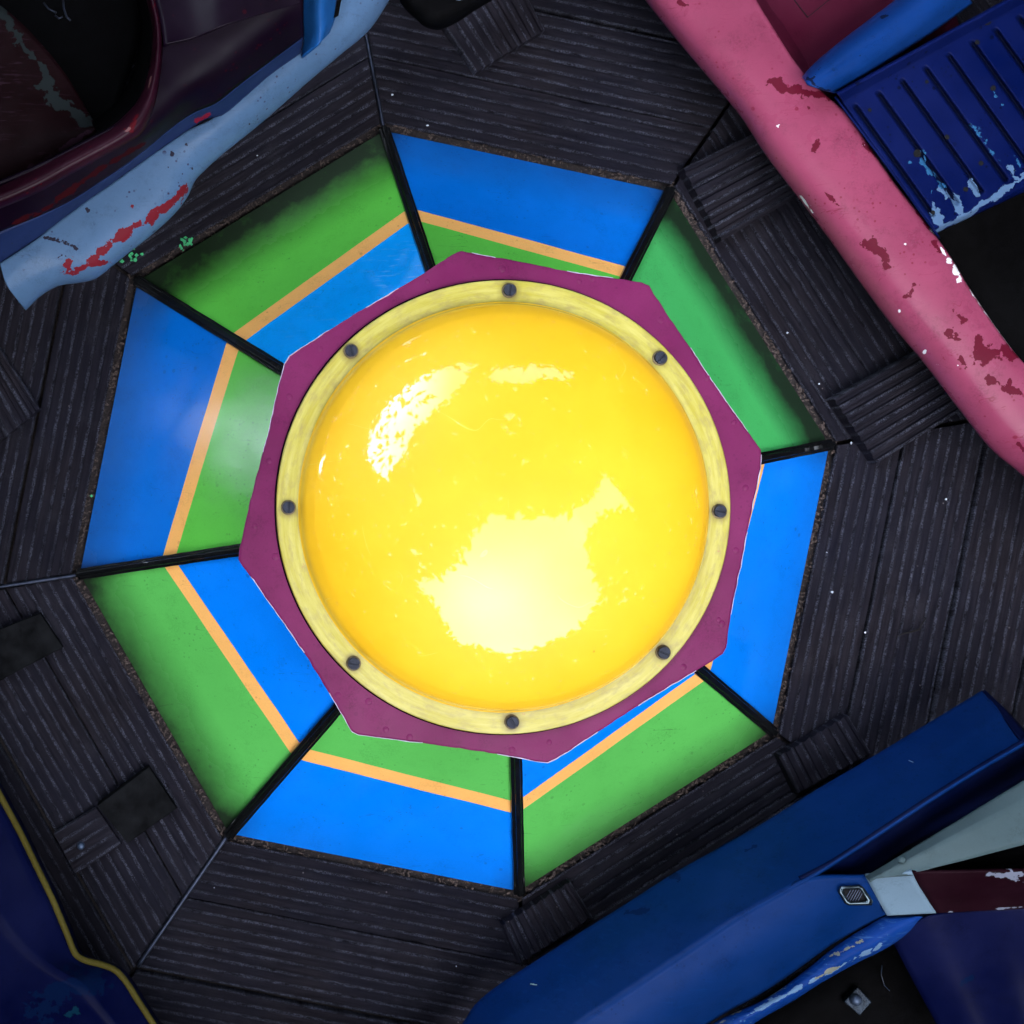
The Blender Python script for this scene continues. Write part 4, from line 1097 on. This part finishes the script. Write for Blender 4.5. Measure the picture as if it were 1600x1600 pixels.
# ------------------------------------------------------------------ navy ride with yellow piping, lower left
D = empty('ride_car', spot(60, 1560, 0))
tag(D, 'dark navy ride car edged with a thin yellow piping in the lower left corner', 'ride car')
dp = [(-60, 1130), (-20, 1206), (4, 1250), (32, 1302), (60, 1360), (84, 1410), (104, 1458), (119, 1492), (132, 1500), (158, 1507), (180, 1516), (196, 1533), (216, 1564), (242, 1604), (280, 1660)]
di = [(x - 9, y + 8) for x, y in dp]
d2 = [(-160, 1240), (-120, 1300), (-90, 1330), (-60, 1360), (-30, 1400), (0, 1436), (40, 1480), (84, 1512), (104, 1524), (124, 1534), (140, 1550), (152, 1566), (172, 1590), (196, 1626), (226, 1680)]
d3 = [(-300, 1350), (-250, 1400), (-210, 1440), (-170, 1480), (-140, 1520), (-110, 1560), (-60, 1590), (-30, 1600), (0, 1610), (20, 1620), (40, 1630), (60, 1645), (80, 1660), (100, 1680), (120, 1700)]
loft('body', [z([(x + 10, y - 4) for x, y in dp], 0.10), z(dp, 0.236), z(di, 0.247), z(d2, 0.285), z(d3, 0.262)], M_darknavy, D, 110, 8, False, 0.006, ext=(220, 220), attrs=
     {'wear': [([(60, 1580), (100, 1540), (150, 1530)], 22)], 'chip': [([(108, 1582), (122, 1578)], 6)]})
g = Geo(); g.tube(catmull([spot(x, y, 0.252) for x, y in dp], 120), 0.0050, 10)
pp = g.obj('piping', M_piping, D, True)

# ------------------------------------------------------------------ black bumper, top centre
E = empty('ride_car', spot(700, -20, 0))
tag(E, 'black rounded bumper end of a ride car cut off by the top edge', 'ride car')
ring0 = [(560, -90), (622, -20), (636, 4), (654, 22), (668, 34), (684, 38), (700, 33), (716, 24), (740, 8), (780, -16), (840, -60)]
loft('bumper', [z([(x, y - 6) for x, y in ring0], 0.08), z(ring0, 0.14), z([(x, y - 12) for x, y in ring0], 0.165), z([(x, y - 60) for x, y in ring0], 0.17)], M_black, E, 60, 6, True, 0.008)
loft('trim', [z([(698, -14), (704, -2), (714, 3), (722, 2), (734, -8)], 0.172), z([(700, -24), (708, -10), (716, -6), (722, -8), (732, -18)], 0.19)], M_white, E, 20, 3, True, 0.004)

# ------------------------------------------------------------------ trees round the ride (they light it, shade it and mirror in the dome)
def dome_reflect(px, py):
    """where a ray from the camera to photo pixel px, py goes after the dome"""
    o = Vector((CX, CY, CAM_H)); d = (spot(px, py, 0.0) - o).normalized()
    t = (CAM_H - 0.62) / -d.z
    last = None
    for _ in range(4000):
        p = o + d * t
        r = math.hypot(p.x - FC.x, p.y - FC.y)
        if r < A_D:
            zz = None
            for (r0, z0), (r1, z1) in zip(DP, DP[1:]):
                if r1 <= r <= r0:
                    k = (r0 - r) / (r0 - r1) if r0 != r1 else 0
                    zz = z0 + (z1 - z0) * k; sl = (z0 - z1) / (r0 - r1 + 1e-9); break
            if zz is not None and p.z <= zz:
                n = Vector(((p.x - FC.x) / max(r, 1e-6) * (-sl), (p.y - FC.y) / max(r, 1e-6) * (-sl), 1)).normalized()
                # outward slope: surface falls away from the middle
                n = Vector(((p.x - FC.x) / max(r, 1e-6) * abs(sl), (p.y - FC.y) / max(r, 1e-6) * abs(sl), 1)).normalized()
                rd = d - n * (2 * d.dot(n))
                return p, rd
        t += 0.0006
        if p.z < 0.38: return None
    return None
def dir2(v):
    v = v.normalized(); th = math.acos(max(-1, min(1, v.z))); a = math.atan2(v.y, v.x)
    return th * math.cos(a), th * math.sin(a)
def sky_poly(pts):
    out = []
    for x, y in pts:
        h = dome_reflect(x, y)
        if h is None: continue
        p, rd = h
        # meet the crown shell at 6 m
        b = p.dot(rd); c = p.dot(p) - 13.0
        t = -b + math.sqrt(b * b - c)
        out.append(dir2(p + rd * t))
    return out
GAPS = [sky_poly([(758, 806), (738, 830), (726, 852), (716, 872), (702, 890), (676, 900), (652, 908), (656, 926), (672, 936), (684, 962), (700, 992), (716, 1008), (742, 1010), (770, 1018), (802, 1024),
                  (838, 1016), (866, 1004), (890, 998), (906, 982), (930, 958), (944, 936), (938, 908), (924, 880), (920, 846), (926, 822), (946, 806), (968, 800), (984, 806), (998, 796), (984, 776),
                  (962, 756), (946, 732), (932, 744), (930, 770), (906, 786), (880, 800), (830, 800), (790, 796)]),
        sky_poly([(582, 740), (570, 706), (576, 672), (598, 638), (628, 608), (664, 586), (704, 568), (744, 566), (736, 592), (706, 622), (680, 644), (658, 656), (646, 684), (632, 704), (626, 728), (604, 752)]),
        sky_poly([(760, 574), (800, 572), (836, 570), (900, 580), (890, 602), (850, 592), (812, 604), (770, 600)])]
SPARSE = [sky_poly([(660, 700), (720, 640), (800, 600), (880, 610), (920, 660), (930, 730), (900, 790), (740, 800), (650, 900), (600, 860), (620, 780)]), sky_poly([(930, 960), (1010, 900), (1060, 960), (1000, 1040), (930, 1060), (880, 1030)])]
def inside(p, poly):
    x, y = p; c = False; n = len(poly)
    for i in range(n):
        x0, y0 = poly[i]; x1, y1 = poly[(i + 1) % n]
        if (y0 > y) != (y1 > y) and x < (x1 - x0) * (y - y0) / (y1 - y0 + 1e-12) + x0: c = not c
    return c
def panel_gap(i, px, py, rad):
    # sky seen mirrored in side panel i at photo pixel px, py
    j = (i + 1) % 8
    a, b, c = rib_pt(i, 0), rib_pt(j, 0), rib_pt(i, 0.5)
    n = (b - a).cross(c - a).normalized()
    if n.z < 0: n = -n
    o = Vector((CX, CY, CAM_H)); d = (spot(px, py, 0) - o).normalized()
    p = o + d * ((a - o).dot(n) / d.dot(n))
    rd = d - n * (2 * d.dot(n))
    bb = p.dot(rd); cc = p.dot(p) - 13.0
    x, y = dir2(p + rd * (-bb + math.sqrt(bb * bb - cc)))
    return [(x + rad * (1 + 0.25 * math.sin(3 * t + i)) * math.cos(t), y + rad * (1 + 0.2 * math.cos(5 * t)) * math.sin(t)) for t in [k * 0.35 for k in range(18)]]
GAPS += [panel_gap(6, 405, 690, R(4.6)), panel_gap(7, 550, 418, R(4.4))]
print('GAPS', [[(round(math.degrees(a)), round(math.degrees(b))) for a, b in g_[::4]] for g_ in GAPS])

def dapple(c):
    x, y = dir2(c)
    if not any(inside((x, y), p) for p in SPARSE): return False
    return mnoise.noise(Vector((x * 16, y * 16, 2.0))) + 0.6 * mnoise.noise(Vector((x * 40, y * 40, 7.0))) > 0.50
NTREE = 9
trnd = random.Random(11)
crowns = [Geo() for _ in range(NTREE)]
def leaf(geo, c, s):
    a = Vector((trnd.gauss(0, 1), trnd.gauss(0, 1), trnd.gauss(0, 1))).normalized()
    b = a.cross(Vector((trnd.gauss(0, 1), trnd.gauss(0, 1), trnd.gauss(0, 1)))).normalized()
    geo.add([c - a * s, c + b * s * 0.55, c + a * s, c - b * s * 0.55], [[0, 1, 2, 3]])
NCL = 3300
for k in range(NCL):
    zc = trnd.uniform(0.03, 1.0)
    az = trnd.uniform(0, 2 * math.pi)
    rr = math.sqrt(1 - zc * zc)
    dv = Vector((rr * math.cos(az), rr * math.sin(az), zc))
    rad = trnd.uniform(3.1, 4.3)
    ti = int(az / (2 * math.pi) * NTREE) % NTREE
    cl = dv * rad
    big = trnd.uniform(0.14, 0.32)
    for _ in range(26):
        c = cl + Vector((trnd.gauss(0, big), trnd.gauss(0, big), trnd.gauss(0, big)))
        if dapple(c): continue
        if c.z < 0.0: continue
        d2 = dir2(c)
        if any(inside((d2[0] + trnd.gauss(0, 0.015), d2[1] + trnd.gauss(0, 0.015)), p) for p in GAPS) and not (d2[0] < -0.2 and d2[1] > 0.1 and trnd.random() < 0.045): continue
        leaf(crowns[ti], c, trnd.uniform(0.05, 0.11))
for k in range(9000):
    zc = trnd.uniform(0.0, 1.0); az = trnd.uniform(0, 2 * math.pi); rr = math.sqrt(1 - zc * zc)
    c = Vector((rr * math.cos(az), rr * math.sin(az), zc)) * trnd.uniform(4.4, 5.0)
    s_ = trnd.uniform(0.14, 0.24); d2 = dir2(c)
    if any(inside((d2[0] + ox, d2[1] + oy), p) for p in GAPS for ox, oy in ((0, 0), (0.03, 0), (-0.03, 0), (0, 0.03), (0, -0.03))): continue
    if dapple(c): continue
    leaf(crowns[int(az / (2 * math.pi) * NTREE) % NTREE], c, s_)
DESCR = ['due east', 'to the north east', 'to the north', 'to the north west', 'to the west', 'to the west by south', 'to the south', 'to the south by east', 'to the south east']
for k in range(NTREE):
    az = (k + 0.5) / NTREE * 2 * math.pi
    base = Vector((8.4 * math.cos(az), 8.4 * math.sin(az), -0.16))
    t = empty('broadleaf_tree', base)
    tag(t, 'tall leafy tree overhanging the ride from ' + DESCR[k], 'tree', 'trees standing round the ride')
    crowns[k].obj('crown', M_leaf, t)
    g = Geo()
    g.tube([base, base + Vector((0.1, 0, 2)), Vector((base.x * 0.93, base.y * 0.93, 4.2)), Vector((base.x * 0.90, base.y * 0.90, 5.2))], [0.24, 0.19, 0.15, 0.05], 10)
    tr = g.obj('trunk', M_bark, t, True)
    for q in range(5):
        a2 = az + trnd.uniform(-0.35, 0.35); z0 = trnd.uniform(2.4, 4.4)
        g = Geo()
        tip = Vector((6.2 * math.cos(a2 * 1.02), 6.2 * math.sin(a2 * 1.02), z0 + 1.7))
        if any(inside(dir2(tip), p) for p in GAPS): continue
        g.tube([Vector((base.x * 0.96, base.y * 0.96, z0)), Vector((7.2 * math.cos(a2), 7.2 * math.sin(a2), z0 + 0.9)), Vector((6.2 * math.cos(a2 * 1.02), 6.2 * math.sin(a2 * 1.02), z0 + 1.7))], [0.07, 0.045, 0.012], 7)
        g.obj('branch', M_bark, tr, True)
